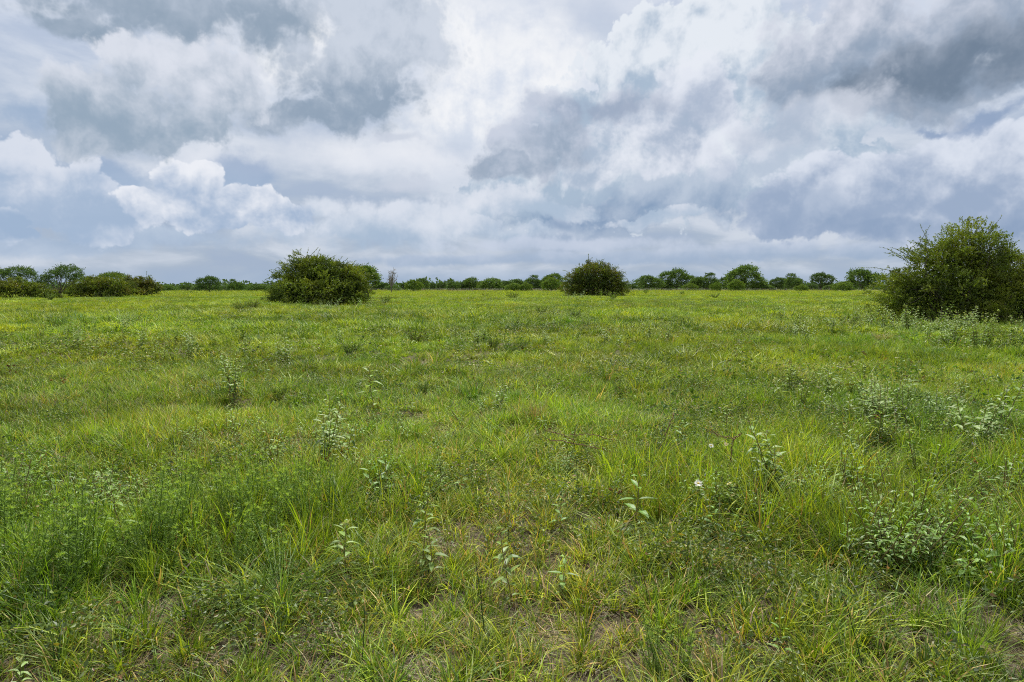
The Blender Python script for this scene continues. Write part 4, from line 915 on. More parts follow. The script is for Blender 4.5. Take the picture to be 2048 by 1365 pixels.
# (photo x, y of the foot, plant height in px, kind, label)
NEARW = [
 (1268, 1066, 98, 0, 'young grey green weed with big paired leaves right of the worn patch in the centre'),
 (1418, 1085, 58, 0, 'small paired leaf weed below the large white daisy'),
 (1486, 1108, 62, 0, 'small paired leaf weed just right of and below its twin under the daisies'),
 (1560, 1338, 70, 0, 'lone broad leaf seedling near the bottom edge right of centre'),
 (1122, 1195, 70, 0, 'pale leaf seedling in the worn ground right of the cream topped weed'),
 (1120, 1070, 50, 0, 'silvery large leaf seedling above the worn ground in the centre'),
 (1718, 1010, 70, 0, 'leafy green rosette weed in the tall grass at the right'),
 (1965, 1045, 80, 0, 'light green large leaf weed near the right edge'),
 (1730, 935, 50, 0, 'V shaped two leaf weed in the tall grass right of the daisies'),
 (1362, 905, 50, 0, 'rounded leaf weed left of the upper daisy'),
 (1024, 1215, 105, 1, 'cream topped weed with drooping leaves in the lower centre of the worn ground'),
 (845, 1140, 120, 1, 'cream topped weed left of the worn ground'),
 (868, 1175, 80, 5, 'half grown weed with curled leaf below the cream topped weed'),
 (690, 1165, 95, 6, 'drooping long leaf weed beside the brown bent grass'),
 (256, 1105, 110, 1, 'slender pale weed among the feathery plants at the left'),
 (285, 1010, 50, 5, 'pale topped weed in the shade left of the feathery plants'),
 (40, 1400, 50, 6, 'cream flowered weed cut by the bottom left corner'),
 (1575, 1000, 140, 2, 'tall silver topped weed right of the daisies'),
 (1550, 1030, 90, 3, 'weed with drooping leaves in front of the tall silver topped one'),
 (1850, 990, 115, 4, 'large cream topped weed group right of the leafy rosette'),
 (1760, 905, 110, 4, 'wide pale weed patch in the tall grass at the upper right'),
 (1720, 925, 70, 3, 'leaning pale weed at the left of the wide patch'),
 (1945, 905, 110, 4, 'many stemmed pale weed near the right edge'),
 (1990, 870, 100, 3, 'pale weed behind the many stemmed one near the right edge'),
 (650, 935, 120, 4, 'tall cluster of silver topped weeds over the yellow seed heads'),
 (690, 925, 80, 3, 'shorter silver weed right of the tall cluster'),
 (548, 930, 70, 3, 'silver weed left of the tall cluster above the yellow flowers'),
 (470, 870, 55, 1, 'single white topped weed in the short grass left of the tall cluster'),
 (392, 880, 42, 5, 'small white topped weed over the dark rushes'),
 (465, 815, 90, 4, 'bushy pale weed standing alone in the meadow left of centre'),
 (480, 800, 80, 2, 'pale weed leaning against the lone bushy one'),
 (747, 825, 80, 6, 'weed with one curled large leaf in the meadow'),
 (985, 830, 60, 2, 'curved leaf weed by the brown tussock in the middle'),
 (955, 835, 38, 3, 'low spreading weed left of the brown tussock'),
 (828, 830, 30, 5, 'little starry weed left of the low spreading one'),
 (880, 860, 34, 5, 'little weed below the starry one'),
 (740, 1005, 60, 0, 'green leafy weed at the left of the dark leafy clump'),
 (880, 975, 55, 2, 'pale weed rising from the dark leafy clump left of centre'),
 (780, 985, 60, 0, 'green leafy weed in the middle of the dark leafy clump'),
 (1455, 880, 50, 6, 'pale star topped weed on the bare thorny stem'),
 (1260, 745, 26, 5, 'small pale weed near the dark tussock'),
 (1325, 900, 40, 5, 'pale weed beside the upright thorny stick'),
 (1135, 930, 45, 5, 'pale weed between the fallen thorny branches'),
 (1600, 780, 50, 2, 'pale flecked weed in the right hand meadow'),
 (1810, 860, 70, 3, 'pale weed above the wide patch at the upper right'),
 (1880, 870, 60, 2, 'pale weed between the wide patch and the many stemmed one'),
]
for px, py, hp, k, label in NEARW:
    x, y, z = ground(px, py); hm = hp * math.hypot(y, CAM_H) / FPX; h0 = [.34, .42, .50, .46, .60, .30, .38][k]
    place(BW[k], 'broad_leaved_weed', (x, y, z), RNG.uniform(0, TAU), min(max(hm / h0 * 1.25, .42), 1.9), label, 'weed', GB)

def patch(regions, n, kinds, label, group, smin, smax, name='broad_leaved_weed', src=None, cat='weed'):
    x0, y0, x1, y1 = regions
    for _ in range(n):
        for _t in range(6):
            x, y, z = ground(RNG.uniform(x0, x1), RNG.uniform(y0, y1))
            if fbm(np.array([x]), np.array([y]), .5, 2, 15)[0] > .47: break
        place((src or BW)[kinds[RNG.integers(0, len(kinds))]], name, (x, y, z), RNG.uniform(0, TAU), RNG.uniform(smin, smax), label, cat, group)
patch((60, 640, 400, 730), 42, (2, 3, 4), 'whitish weed of the pale patch in the left meadow', 'whitish weeds of the left meadow', .8, 1.3)
patch((0, 690, 120, 760), 10, (2, 3, 5), 'pale weed at the left edge of the meadow', 'pale weeds at the left edge', .7, 1.1)
patch((380, 640, 760, 740), 26, (2, 3, 5), 'pale weed scattered below the wide domed bush', 'weeds scattered below the domed bush', .7, 1.2)
patch((800, 625, 1420, 700), 38, (2, 3, 4), 'pale weed scattered in the central meadow before the rounded bush', 'weeds of the central meadow', .8, 1.3)
patch((1560, 650, 2040, 705), 56, (2, 3, 4), 'pale weed in the band at the foot of the big right bush', 'weeds at the foot of the right bush', 1.1, 1.8)
patch((1560, 740, 2040, 860), 44, (2, 3, 6), 'pale weed in the meadow below the right bush', 'weeds in the right meadow', .6, 1.1)
patch((900, 720, 1500, 830), 10, (3, 5), 'small pale weed in the smooth grass of the middle', 'small weeds of the smooth grass', .5, .8)

LEAFG = [(MIDG * 1.15, 3), (PALE, 1.5), (GREEN_A, 1)]
LW = [broad_weed_meshes(.26, 6, .055, .35, False, LEAFG, stems=5), broad_weed_meshes(.32, 8, .045, .3, False, LEAFG, stems=6), broad_weed_meshes(.22, 5, .07, .4, False, LEAFG, stems=4), broad_weed_meshes(.36, 9, .05, .25, False, LEAFG, stems=4)]
for (reg, n, lab, grp, a, c_) in [((1380, 900, 1700, 1060), 34, 'low many leaved green weed in the dark leafy grass round the daisies', 'leafy weeds round the daisies', .6, 1.1), ((1700, 880, 2046, 1150), 44, 'many leaved green weed in the tall growth at the right edge', 'leafy weeds at the right edge', .7, 1.3),
                                   ((720, 940, 920, 1010), 18, 'green leafy weed of the dark clump left of centre', 'leafy weeds of the dark clump', .6, 1.0), ((0, 960, 420, 1060), 26, 'green leafy weed behind the feathery plants on the left', 'leafy weeds behind the feathery plants', .6, 1.1), ((450, 880, 700, 960), 14, 'green leafy weed around the silver topped cluster', 'leafy weeds round the silver cluster', .6, 1.0),
                                   ((1100, 900, 1360, 1000), 16, 'low leafy weed beside the fallen thorny branch', 'leafy weeds by the fallen branch', .5, .9), ((520, 610, 780, 628), 12, 'leafy weed growing into the foot of the wide domed bush', 'leafy weeds at the foot of the domed bush', 2.0, 3.4), ((1120, 598, 1260, 606), 7, 'leafy weed growing into the foot of the dark rounded bush', 'leafy weeds at the foot of the rounded bush', 2.6, 4.2),
                                   ((1740, 640, 2040, 668), 26, 'leafy weed growing into the skirt of the big right bush', 'leafy weeds in the skirt of the right bush', 1.6, 2.8), ((300, 760, 1500, 900), 44, 'low leafy green weed scattered in the open meadow', 'leafy weeds of the open meadow', .5, 1.0)]:
    patch(reg, n, (0, 1, 2, 3), lab, grp, a, c_, name='leafy_weed', src=LW)

# =================================================================== feathery plants with star shaped tips
FE = np.array([0.125, 0.215, 0.035]); FE2 = np.array([0.18, 0.28, 0.04]); FT_ = np.array([0.32, 0.42, 0.08])
def feathery(h, stems, seed):
    sb, lb, tips = Bag(), Bag(), []
    for s in range(stems):
        tb = Bag(); tips.append(tb)
        a = RNG.uniform(0, TAU); r = RNG.uniform(0, .05); hh = h * RNG.uniform(.7, 1); p0 = np.array([math.cos(a) * r, math.sin(a) * r, -.02]); p1 = p0 + [math.cos(a) * hh * RNG.uniform(0, .25), math.sin(a) * hh * RNG.uniform(0, .25), hh]
        P = curve(p0, p1, [0, 0, 0], 7, .03); sb.add(*tube(P, np.linspace(.003, .0014, 7), FE * .9, 4))
        n = int(hh * 190); t = RNG.uniform(.12, 1, n); Q = np.stack([np.interp(t, np.linspace(0, 1, 7), P[:, k]) for k in range(3)], 1)
        an = np.arange(n) * 2.4; el_ = RNG.uniform(.1, 1.0, n); d = np.stack([np.cos(an) * np.cos(el_), np.sin(an) * np.cos(el_), np.sin(el_)], 1)
        L = RNG.uniform(.022, .045, n) * (1.1 - .4 * t); lb.add(*small_leaves(Q, d, L, L * .17, pick_cols(n, [(FE, 3), (FE2, 2)]) * (1 + .3 * t[:, None] ** 2), .3))
        n = 12; an = np.arange(n) * 2.4; el_ = RNG.uniform(.3, 1.3, n); d = np.stack([np.cos(an) * np.cos(el_), np.sin(an) * np.cos(el_), np.sin(el_)], 1)
        tb.add(*small_leaves(np.tile(P[-1], (n, 1)), d, RNG.uniform(.018, .032, n), RNG.uniform(.004, .007, n), pick_cols(n, [(FT_, 1), (FE2 * 1.5, 1)]), .2))
    return [('stem', sb.mesh('stem', [M_FORB])), ('leaves', lb.mesh('leaves', [M_FORB])), ] + [('tip', q.mesh('tip', [M_FORB])) for q in tips]
FEA = [feathery(.42, 3, 1), feathery(.5, 5, 2), feathery(.35, 3, 3), feathery(.55, 4, 4)]
def fpatch(lst, n, label, group, s0=.7, s1=1.05):
    for _ in range(n):
        px, py, rx, ry = lst[RNG.integers(0, len(lst))]; x, y, z = ground(px + RNG.normal(0, rx * .5), py + RNG.normal(0, ry * .5))
        place(FEA[RNG.integers(0, 4)], 'feathery_plant', (x, y, z), RNG.uniform(0, TAU), RNG.uniform(s0, s1), label, 'plant', group)
fpatch([(470, 1090, 150, 50), (580, 1060, 90, 50), (380, 1060, 100, 60), (520, 1150, 60, 40), (330, 1130, 80, 60)], 84, 'feathery light green plant with star shaped tip in the left foreground clump', 'feathery plants of the left foreground')
fpatch([(60, 1160, 90, 60), (30, 1060, 60, 50)], 28, 'feathery dark green plant at the left edge of the foreground', 'feathery plants at the left edge')
fpatch([(150, 1180, 60, 40)], 12, 'feathery plant between the left edge clump and the main clump', 'feathery plants between the clumps')
fpatch([(1315, 1350, 60, 30)], 6, 'feathery green plant at the bottom edge right of centre', 'feathery plants at the bottom edge', .5, .7)
fpatch([(1720, 780, 80, 20), (1840, 750, 60, 20)], 12, 'feathery yellowish plant in the right hand meadow', 'feathery plants of the right meadow')

# =================================================================== tussocks (each one a thing)
def tussock(n, rad, h, lean, weights, w=.004):
    return tuft('tussock_blades', n, rad, h * .35, h, lean, lean * 1.1, w * .7, w * 1.2, weights, segs=4, mat=M_FORB)
DARKT = [(np.array([0.045, 0.085, 0.035]), 4), (np.array([0.075, 0.12, 0.05]), 2), (TAN * .7, .3)]
REDT = [(BROWN, 2), (np.array([0.30, 0.16, 0.09]), 2), (GREEN_A, 2), (TAN, 1.5)]; STRAW = [(TAN, 3), (GREYD, 2), (GREEN_B, 1.5)]
def tus(px, py, hp, wts, label, n=170, lean=.5, rad=.08, w=.004):
    x, y, z = ground(px, py); hm = hp * math.hypot(y, CAM_H) / FPX
    o = obj('tussock', tussock(n, rad * hm / .4, hm, lean, wts, w * max(1, y / 6)), None, (x, y, z)); tag(o, label, 'tussock', 'grass tussocks')
tus(1255, 748, 42, DARKT, 'dark green rush tussock standing out of the smooth grass right of centre', 260, .55, .16)
tus(1225, 735, 22, DARKT, 'smaller dark tussock touching the left of the big dark one', 120)
tus(1065, 845, 62, REDT, 'brown and green tussock in the middle of the meadow', 200, .3, .16)
tus(1035, 835, 46, STRAW, 'straw coloured tuft left of the brown tussock', 90, .3)
tus(855, 742, 34, REDT, 'reddish brown tussock left of the centre', 130, .5)
tus(950, 760, 40, STRAW + REDT, 'dry tussock between the reddish one and the dark one', 110, .35)
tus(1030, 745, 30, REDT, 'low russet tussock in the central meadow', 90)
tus(1765, 682, 22, STRAW, 'straw blond tussock at the foot of the right bush', 160, .5, .3)
tus(1385, 825, 38, STRAW, 'patch of dead straw grass above the upright thorny stick', 170, .7, .3)
tus(1450, 815, 30, STRAW, 'second dead straw patch further right', 120, .7, .25)
tus(600, 1150, 120, REDT, 'bent red brown grass at the right of the feathery clump', 36, .45, .1)
tus(700, 1190, 80, STRAW + [(GREEN_A, 3)], 'yellowing tuft at the left of the worn ground', 60, .5)
tus(250, 895, 60, DARKT, 'dark grey green rush clump in the left meadow', 240, .7, .3, .0035)
tus(320, 905, 50, DARKT, 'dark rush clump right of the grey green one', 150, .7, .25, .0035)
tus(780, 1165, 100, [(GREEN_B, 3), (TAN, 1), (GREEN_A, 2)], 'yellow green tuft below the drooping long leaf weed', 110, .35)
tus(300, 1170, 110, [(GREEN_A, 3), (GREEN_B, 2)], 'dense bright upright tuft inside the feathery clump', 170, .2)
tus(560, 1210, 130, [(GREEN_A, 3), (GREEN_C, 2)], 'wide spreading dark green tuft below the feathery clump', 230, .75, .12)
tus(100, 1250, 110, [(GREEN_C, 3), (GREEN_A, 2)], 'green tuft near the bottom left corner', 160, .35)
tus(1935, 1320, 120, [(GREEN_A, 3), (GREEN_B, 2)], 'bright green tuft near the bottom right corner', 170, .3)
tus(1690, 1110, 130, [(GREEN_A, 3), (GREEN_B, 2)], 'tall bright tuft in the right foreground', 220, .3)
tus(1540, 1060, 150, [(GREEN_A, 3), (GREEN_B, 2)], 'tall arching tuft below the silver topped weed', 220, .4)
tus(1480, 690, 16, DARKT, 'dark tuft in the far meadow right of the rounded bush', 120, .5, .3)
tus(95, 815, 40, REDT, 'brownish tuft in the left meadow near the edge', 120, .5, .25)

# =================================================================== dark rushes
def rush(px, py, hp, dxp, label):
    x, y, z = ground(px, py); m = math.hypot(y, CAM_H) / FPX; b = Bag(); P = curve([0, 0, -.02], [dxp * m, RNG.normal(0, .03), hp * m], [0, 0, 0], 8, .02)
    b.add(*tube(P, np.linspace(.0028, .0010, 8), np.array([0.028, 0.060, 0.024]), 4)); o = obj('rush_stem', b.mesh('rush_stem', [M_FORB], True), None, (x, y, z)); tag(o, label, 'rush', 'single dark rush stems')
for a in [(972, 1290, 175, -18, 'tall dark rush stem rising from the worn ground in the lower centre'), (860, 1170, 120, -10, 'dark rush stem beside the cream topped weed'), (1015, 1110, 90, 2, 'dark rush stem above the worn ground'), (1740, 1370, 195, -60, 'long dark leaning rush stem at the bottom right of centre'),
          (215, 890, 110, 3, 'upright dark rush above the dark clump on the left'), (235, 885, 60, -35, 'bent dark rush in the left meadow'), (290, 890, 60, -60, 'long rush leaning left over the dark clump'), (1300, 1230, 80, -12, 'thin rush stem right of the worn ground'), (725, 1340, 110, 4, 'dark rush stem near the bottom edge left of centre'),
          (1160, 1000, 110, -12, 'rush stem left of the young grey green weed'), (400, 1110, 130, 8, 'dark rush stem among the feathery plants'), (1075, 1090, 60, 8, 'short rush stem at the top of the worn ground'), (1920, 1300, 90, 3, 'dark rush near the bottom right corner'), (1250, 1010, 100, 20, 'rush stem in the grass left of the daisies'), (530, 830, 60, 4, 'rush stem beside the white topped weed'), (690, 830, 55, 2, 'rush stem in the meadow left of the curled leaf weed')]: rush(*a)

# =================================================================== flowers
def daisy(px, py, hp, size, label, face=(0, -.6, .8), centre=(0.65, 0.42, 0.03), petal=(0.80, 0.80, 0.82)):
    x, y, z = ground(px, py + hp); m = math.hypot(y, CAM_H) / FPX; root = thing('daisy', (x, y, z), label, 'flower', 'daisies')
    h = hp * m; b = Bag(); P = curve([0, 0, -.02], [0, 0, h], [.01, 0, 0], 6, .02); b.add(*tube(P, np.linspace(.002, .0015, 6), FE, 4)); obj('stem', b.mesh('stem', [M_FORB]), root)
    f = unit(np.array(face, float)); s = unit(np.cross(f, [0, 0, 1.0])); u = np.cross(s, f); b = Bag(); n = 11; an = np.arange(n) * TAU / n + RNG.normal(0, .08, n)
    d = s * np.cos(an)[:, None] + u * np.sin(an)[:, None] + f * RNG.uniform(-.15, .25, (n, 1)); R0 = size * m
    c = P[-1]; R0 *= .66; L = R0 * RNG.uniform(.85, 1.1, n)
    V = []; 
    for k in range(n):
        dd = unit(d[k]); w = unit(np.cross(dd, f)) * L[k] * .21; V += [c + dd * L[k] * .2 - w * .5, c + dd * L[k] * .7 - w, c + dd * L[k], c + dd * L[k] * .7 + w, c + dd * L[k] * .2 + w * .5]
    F3 = np.concatenate([(np.arange(n) * 5)[:, None] + [[1, 2, 3]]]); F4 = (np.arange(n) * 5)[:, None] + [[0, 1, 3, 4]]
    b.add(np.array(V), F4, F3, np.tile(petal, (len(V), 1))); obj('petals', b.mesh('petals', [M_PETAL]), root)
    b = Bag(); th = np.linspace(0, math.pi / 2, 4); rr = R0 * .27; P2 = c + f * np.outer(np.sin(th), [rr * .6]) ; b.add(*tube(np.array(P2) + 0, np.cos(th) * rr + 1e-4, centre, 10)); obj('centre', b.mesh('centre', [M_PETAL], True), root)
daisy(1395, 968, 75, 13, 'largest open white daisy with yellow centre in the right foreground')
daisy(1421, 892, 60, 9, 'white daisy above and right of the largest one')
daisy(1451, 889, 60, 8, 'faded daisy with red brown centre beside the upper white one', centre=(0.30, 0.05, 0.03), petal=(0.62, 0.50, 0.38))
daisy(1456, 968, 70, 10, 'drooping white daisy right of the largest one', face=(.3, -.5, -.4))
daisy(1466, 972, 72, 8, 'second drooping white daisy at the far right of the four', face=(.6, -.4, -.3))
daisy(1397, 980, 65, 7, 'small closed white daisy just under the largest one', face=(.1, -.3, -.8))

def seed_head(px, py, hp, label, c=(0.42, 0.34, 0.04), n=7, r=4.0):
    x, y, z = ground(px, py + hp); m = math.hypot(y, CAM_H) / FPX; root = thing('seed_head_plant', (x, y, z), label, 'flower', 'plants with clustered yellow heads'); h = hp * m
    b = Bag(); P = curve([0, 0, -.02], [.01, 0, h * .8], [.01, 0, 0], 6, .03); b.add(*tube(P, np.linspace(.0025, .0018, 6), FE, 4)); hb = Bag()
    for k in range(n):
        e = P[-1] + np.array([RNG.normal(0, 7) * m, RNG.normal(0, 6) * m, h * .2 + RNG.normal(0, 4) * m]); b.add(*tube(curve(P[-1], e, [0, 0, 0], 4, .05), [.0015] * 4, FE, 3))
        q = 26; d = unit(RNG.normal(size=(q, 3)) + [0, 0, .3]); hb.add(*small_leaves(np.tile(e, (q, 1)), d, RNG.uniform(.7, 1.1, q) * r * m, RNG.uniform(.3, .5, q) * r * m, np.tile(c, (q, 1)) * RNG.uniform(.6, 1.2, (q, 1))))
    obj('stem', b.mesh('stem', [M_FORB]), root); obj('heads', hb.mesh('heads', [M_FORB]), root)
seed_head(525, 948, 60, 'yellow clustered heads left of the tall silver weeds')
seed_head(641, 996, 60, 'yellow clustered heads on an upright stem below the silver weeds')
seed_head(646, 924, 55, 'brown seed clusters among the tall silver weeds', (0.20, 0.13, 0.04), 6)
seed_head(598, 965, 50, 'few yellow green heads between the two yellow clusters', (0.28, 0.28, 0.06), 4)
seed_head(22, 738, 22, 'dark brown seed head in the left meadow near the edge', (0.14, 0.07, 0.04), 5, 3)
seed_head(114, 762, 24, 'orange brown seed head in the left meadow', (0.30, 0.15, 0.04), 5, 3)
seed_head(603, 747, 22, 'ochre seed head right of the lone bushy weed', (0.30, 0.22, 0.05), 5, 3)
seed_head(208, 838, 25, 'yellow specks over the dark rushes on the left', (0.42, 0.34, 0.04), 4, 2.5)
seed_head(1232, 985, 40, 'brown withered heads left of the young grey green weed', (0.24, 0.13, 0.06), 6)
seed_head(1680, 1020 - 55, 40, 'small yellow green heads in the right tall grass', (0.30, 0.30, 0.06), 5)
for px, py, label in [(1790, 968, 'orange red leaf cluster right of the leafy rosette weed'), (1806, 972, 'second orange red leaf cluster right of the leafy rosette'), (1948, 920, 'red orange speck of leaves near the right edge'), (1752, 832, 'red tinged leaves in the upper right meadow')]:
    x, y, z = ground(px, py + 35); m = y / FPX; b = Bag(); P = curve([0, 0, -.02], [0, 0, 35 * m], [0, 0, 0], 5, .02); b.add(*tube(P, np.full(5, .002), BROWN, 4)); q = 12
    b.add(*small_leaves(P[-1] + RNG.normal(0, 3 * m, (q, 3)), unit(RNG.normal(size=(q, 3))), np.full(q, 6 * m), np.full(q, 3 * m), np.tile(RED, (q, 1)) * RNG.uniform(.5, 1.1, (q, 1)))); tag(obj('red_leaved_sprig', b.mesh('red_leaved_sprig', [M_FORB]), None, (x, y, z)), label, 'plant', 'red leaved sprigs')
# tiny mauve flowers
for _ in range(34):
    reg = [(1440, 860, 1700, 1000), (1560, 780, 1900, 850), (1850, 800, 2048, 900), (1370, 880, 1420, 960)][RNG.integers(0, 4)]; px, py = RNG.uniform(reg[0], reg[2]), RNG.uniform(reg[1], reg[3]); x, y, z = ground(px, py + 40); m = y / FPX
    b = Bag(); P = curve([0, 0, -.02], [0, 0, 40 * m], [0, 0, 0], 4, .02); b.add(*tube(P, np.full(4, .0012), FE, 3)); q = 9
    b.add(*small_leaves(np.tile(P[-1], (q, 1)), unit(RNG.normal(size=(q, 3)) + [0, -.5, .4]), np.full(q, .014), np.full(q, .009), np.tile([0.36, 0.36, 0.62], (q, 1)) * RNG.uniform(.8, 1.2, (q, 1))))
    tag(obj('mauve_flower', b.mesh('mauve_flower', [M_PETAL]), None, (x, y, z)), 'tiny pale mauve flower on a thin stem in the right hand grass', 'flower', 'tiny mauve flowers')

# =================================================================== thorny branches
def thorny(pts, r0, r1, label, hgts, grp='thorny stems'):
    P = []
    for (px, py), h in zip(pts, hgts):
        d = ground(px, pts[0][1] + hgts[0] * 0)[1] if False else None
        P.append((px, py, h))
    # every node stands at the distance of the foot, lifted to its height
    fx, fy_, fz = ground(*hgts[-1]) if isinstance(hgts[-1], tuple) else ground(*pts[0])
    W_ = []
    for (px, py) in pts:
        r = ray(px, py); t = fy_ / r[1]; W_.append((r[0] * t, fy_ + RNG.normal(0, .05), max(CAM_H + r[2] * t, fz + .02)))
    W_ = np.array(W_); n = 26; s = np.linspace(0, 1, len(W_)); q = np.linspace(0, 1, n); C_ = np.stack([np.interp(q, s, W_[:, k]) for k in range(3)], 1); C_ += RNG.normal(0, .006, C_.shape)
    b = Bag(); b.add(*tube(C_, np.linspace(r0, r1, n), [1, 1, 1], 6))
    for k in range(1, n - 1, 1):
        for _ in range(2):
            dv = unit(RNG.normal(size=3)); b.add(*tube(np.stack([C_[k], C_[k] + dv * RNG.uniform(.015, .035)]), [.0022, .0004], [1, 1, 1], 3))
    me = b.mesh('thorny_stem', [M_TWIG]); o = obj('thorny_stem', me, None); V = np.zeros(len(me.vertices) * 3); me.vertices.foreach_get('co', V); V = V.reshape(-1, 3) - W_[0]; me.vertices.foreach_set('co', V.ravel()); o.location = W_[0]
    tag(o, label, 'branch', grp); return o
thorny([(1312, 915), (1325, 890), (1340, 855), (1352, 832)], .007, .004, 'upright dark thorny stick in the centre right grass', [(1312, 930)])
thorny([(1320, 915), (1270, 912), (1220, 900), (1160, 886), (1090, 878)], .008, .004, 'long fallen thorny branch lying left of the upright stick', [(1200, 935)])
thorny([(1150, 880), (1120, 868), (1092, 858)], .005, .003, 'thin brown thorny twig above the fallen branch', [(1120, 900)])
thorny([(1290, 905), (1240, 885), (1180, 868), (1140, 872)], .005, .003, 'thin thorny twig arching over the fallen branch', [(1200, 925)])
thorny([(1075, 930), (1050, 932), (1030, 928)], .006, .004, 'short red brown thorny twig left of the fallen branch', [(1050, 945)])
thorny([(1456, 945), (1464, 910), (1470, 880), (1480, 865)], .006, .003, 'bare thorny stem beside the faded daisy', [(1456, 975)])
thorny([(1470, 880), (1440, 872), (1415, 862)], .004, .002, 'thin thorny twig leaning left from the faded daisy', [(1456, 975)])

# =================================================================== low leafy ground cover and small shrubs of the meadow
cov_l = [(np.array([0.05, 0.10, 0.025]), 3), (np.array([0.09, 0.16, 0.03]), 3), (np.array([0.16, 0.17, 0.03]), .6), (BROWN, .25)]
def cover_mesh(n, rad, h, leaf, w):
    a = RNG.uniform(0, TAU, n); r = rad * np.sqrt(RNG.uniform(0, 1, n)); b = Bag()
    z = RNG.uniform(.1, 1, n) * h * (1 - .6 * (r / rad) ** 2); p = np.stack([r * np.cos(a), r * np.sin(a), z], 1); d = unit(RNG.normal(0, 1, (n, 3)) * [1, 1, .4] + [0, 0, .25])
    b.add(*small_leaves(p, d, RNG.uniform(.7, 1.3, n) * leaf, RNG.uniform(.45, .65, n) * leaf, pick_cols(n, w))); return b.mesh('leafy_cover', [M_FORBI])
COVER = spots([(1300, 950, 110, 30, .9), (1450, 980, 140, 50, .9), (1650, 960, 200, 70, .7), (1900, 1000, 150, 70, .9), (1980, 1100, 90, 60, 1), (880, 985, 90, 28, .9), (760, 985, 90, 30, .5), (60, 1180, 90, 60, .9), (300, 1000, 160, 30, .6), (500, 930, 120, 22, .5), (1850, 880, 250, 50, .7), (1500, 900, 120, 40, .5), (770, 860, 40, 14, .6), (1080, 1020, 60, 10, .4), (150, 930, 100, 20, .4)])
cp = [cover_mesh(110, .11, .20, .019, cov_l) for _ in range(6)]
x, y = wedge(2.2, 13.0, 60); cf = field(x, y, COVER) * (.3 + 1.3 * fbm(x, y, 1.8, 2, 111)) + .25 * (fbm(x, y, .7, 2, 112) > .62)
k = RNG.uniform(0, 1, len(x)) < np.clip(cf, 0, 1) * .8; x, y, cf = x[k], y[k], cf[k]
scatter('leafy_ground_cover', cp, np.stack([x, y, H(x, y)], 1), RNG.uniform(.8, 1.6, len(x)), G_TINT(x, y, len(x)), 'small dark leaved plants creeping between the grass')
cm = [cover_mesh(70, .24, .24, .04, [[(PALE, 3), (PALE2, 2), (CREAM * .8, .8)], [(MIDG, 3), (GREEN_C, 3), (RUST * .8, .5)], [(OLIVE_L, 2), (OLIVE, 2), (RUST, 1.4), (MIDG, 1)]][k_ % 3]) for k_ in range(9)]
x, y = wedge(8.0, 90.0, 2.6, 3)
DENS = spots([(240, 680, 200, 40, .8), (1100, 640, 320, 22, .7), (1850, 670, 200, 26, 1.0), (1500, 640, 200, 20, .6), (700, 680, 160, 30, .6), (1000, 690, 200, 20, .4), (1660, 625, 130, 22, 1.2), (1250, 620, 200, 10, .5), (450, 640, 120, 12, .5), (40, 690, 60, 30, .5), (900, 650, 150, 18, .5), (1750, 760, 200, 40, .5)])
v = (field(x, y, DENS) + .25) * np.clip((fbm(x, y, .5, 3, 113) - .38) * 4, 0, 1.3); k = RNG.uniform(0, 1, len(x)) < np.clip(v, 0, 1) * .95; x, y = x[k], y[k]
scatter('meadow_forbs', cm, np.stack([x, y, H(x, y)], 1), RNG.uniform(.7, 1.9, len(x)), G_TINT(x, y, len(x)), 'mixed pale and dark leafy plants through the middle meadow')

def shrublet(h, w, wts, leaf, n):
    sb, lb = Bag(), Bag()
    for _ in range(n):
        a = RNG.uniform(0, TAU); e = np.array([math.cos(a) * w * RNG.uniform(.2, 1), math.sin(a) * w * RNG.uniform(.2, 1), h * RNG.uniform(.5, 1)]); P = curve([0, 0, -.02], e, [0, 0, .03], 6, .08); sb.add(*tube(P, np.linspace(.006, .002, 6), STEMC * .7, 4))
        k = 22; t = RNG.uniform(.25, 1, k); Q = np.stack([np.interp(t, np.linspace(0, 1, 6), P[:, i]) for i in range(3)], 1); lb.add(*small_leaves(Q, unit(RNG.normal(size=(k, 3)) + [0, 0, .3]), RNG.uniform(.7, 1.3, k) * leaf, RNG.uniform(.4, .6, k) * leaf, pick_cols(k, wts)))
    return [('stems', sb.mesh('stems', [M_FORB])), ('leaves', lb.mesh('leaves', [M_FORB]))]
SH = [shrublet(.6, .45, [(OLIVE_L, 3), (MIDG, 3), (PALE, 1)], .05, 34), shrublet(.5, .5, [(MIDG, 3), (OLIVE_L, 2), (PALE, 1)], .05, 34), shrublet(.5, .6, [(OLIVE_L, 2), (RUST, 1.2), (MIDG, 2)], .05, 36)]
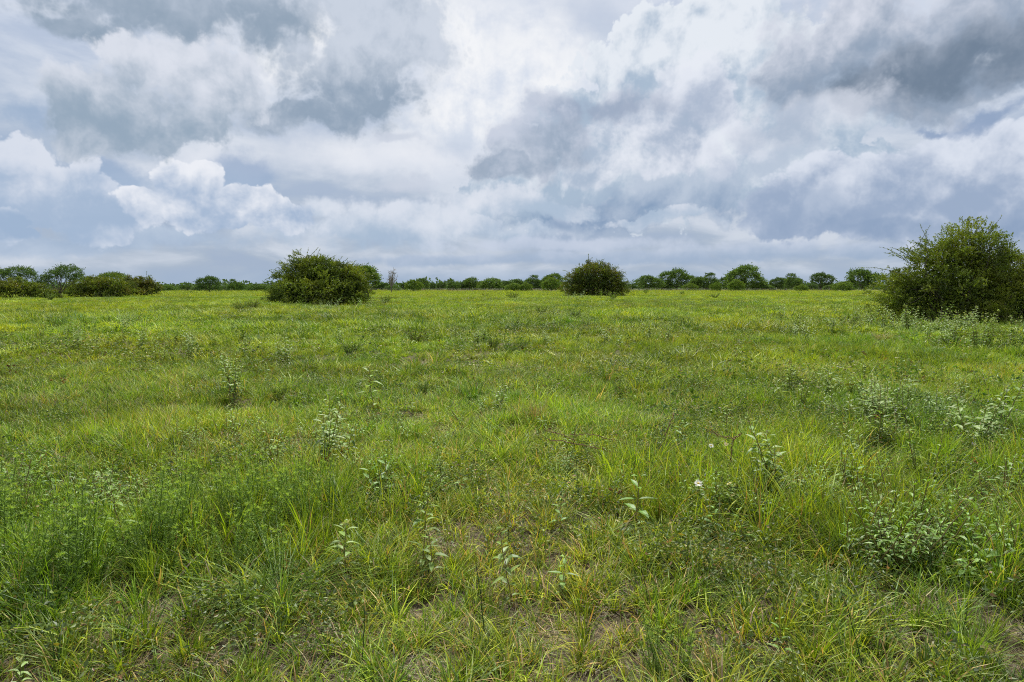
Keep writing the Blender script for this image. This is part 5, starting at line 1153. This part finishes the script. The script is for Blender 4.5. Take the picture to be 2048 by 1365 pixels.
for px, py, k, s, label in [(1695, 655, 2, 1.5, 'olive shrublet at the left foot of the big right bush'), (1640, 650, 0, 1.4, 'low shrublet left of the olive one by the right bush'), (1740, 655, 0, 1.4, 'leafy shrublet touching the big right bush on its left'), (1290, 590, 0, 3.2, 'small grey green shrub right of the dark rounded bush'),
                            (1225, 600, 2, 2.6, 'low bronze shrub at the right foot of the dark rounded bush'), (1028, 600, 2, 3.0, 'low yellowish shrub left of the dark rounded bush'), (970, 595, 2, 2.4, 'low reddish shrub between the row of trees and the rounded bush'), (100, 604, 0, 2.8, 'spreading light shrub before the left thicket'),
                            (383, 588, 0, 2.2, 'small dark shrub below the lone tree'), (355, 625, 1, .9, 'upright dark sprout in the left meadow'), (480, 622, 2, 1.8, 'brownish shrublet left of the wide domed bush'), (510, 618, 2, 2.0, 'brownish shrublet touching the left foot of the domed bush'), (770, 608, 2, 2.2, 'low shrub at the right foot of the wide domed bush'),
                            (1020, 712, 1, .9, 'dark upright shrublet in the central meadow'), (985, 700, 0, 1.0, 'dark shrublet behind the upright one in the central meadow'), (1045, 700, 1, .8, 'third dark shrublet of the central meadow'), (700, 712, 1, 1.1, 'bushy green weed left of the central shrublets'), (830, 690, 2, 1.3, 'orange tinged shrublet in the central meadow'),
                            (1150, 640, 0, 1.6, 'grey green shrublet below the dark rounded bush'), (1080, 635, 0, 1.6, 'pale shrublet left below the dark rounded bush'), (1370, 662, 0, 1.2, 'dark shrublet in the meadow right of centre'), (1430, 600, 2, 2.4, 'low dark shrub before the tallest distant tree'), (1365, 592, 0, 2.4, 'low dark shrub before the second distant tree'),
                            (1600, 590, 2, 2.0, 'dark red brown shrub before the fence'), (560, 800, 1, .6, 'dark small shrublet right of the lone bushy weed'), (590, 730, 1, .6, 'dark sprig in the left meadow'), (780, 870, 2, .35, 'dry brown speckled low plant left of centre'), (1380, 870, 0, .4, 'yellow green low plant by the upright stick'), (1900, 700, 1, 1.1, 'dark green leafy plant below the big right bush'), (2010, 690, 1, 1.2, 'dark leafy plant at the right edge below the big bush'),
                            (850, 790, 0, .5, 'grey green low plant in the smooth grass'), (1240, 800, 0, .6, 'grey green mat plant below the dark tussock'), (1940, 800, 0, .7, 'dark green plant in the right hand meadow'), (215, 655, 0, 1.2, 'dark leafy plant in the pale weed patch on the left'), (110, 660, 1, 1.1, 'dark leafy plant left of the pale weed patch')]:
    place(SH[k], 'shrublet', ground(px, py), RNG.uniform(0, TAU), s * .7, label, 'shrub', 'small shrubs of the meadow')
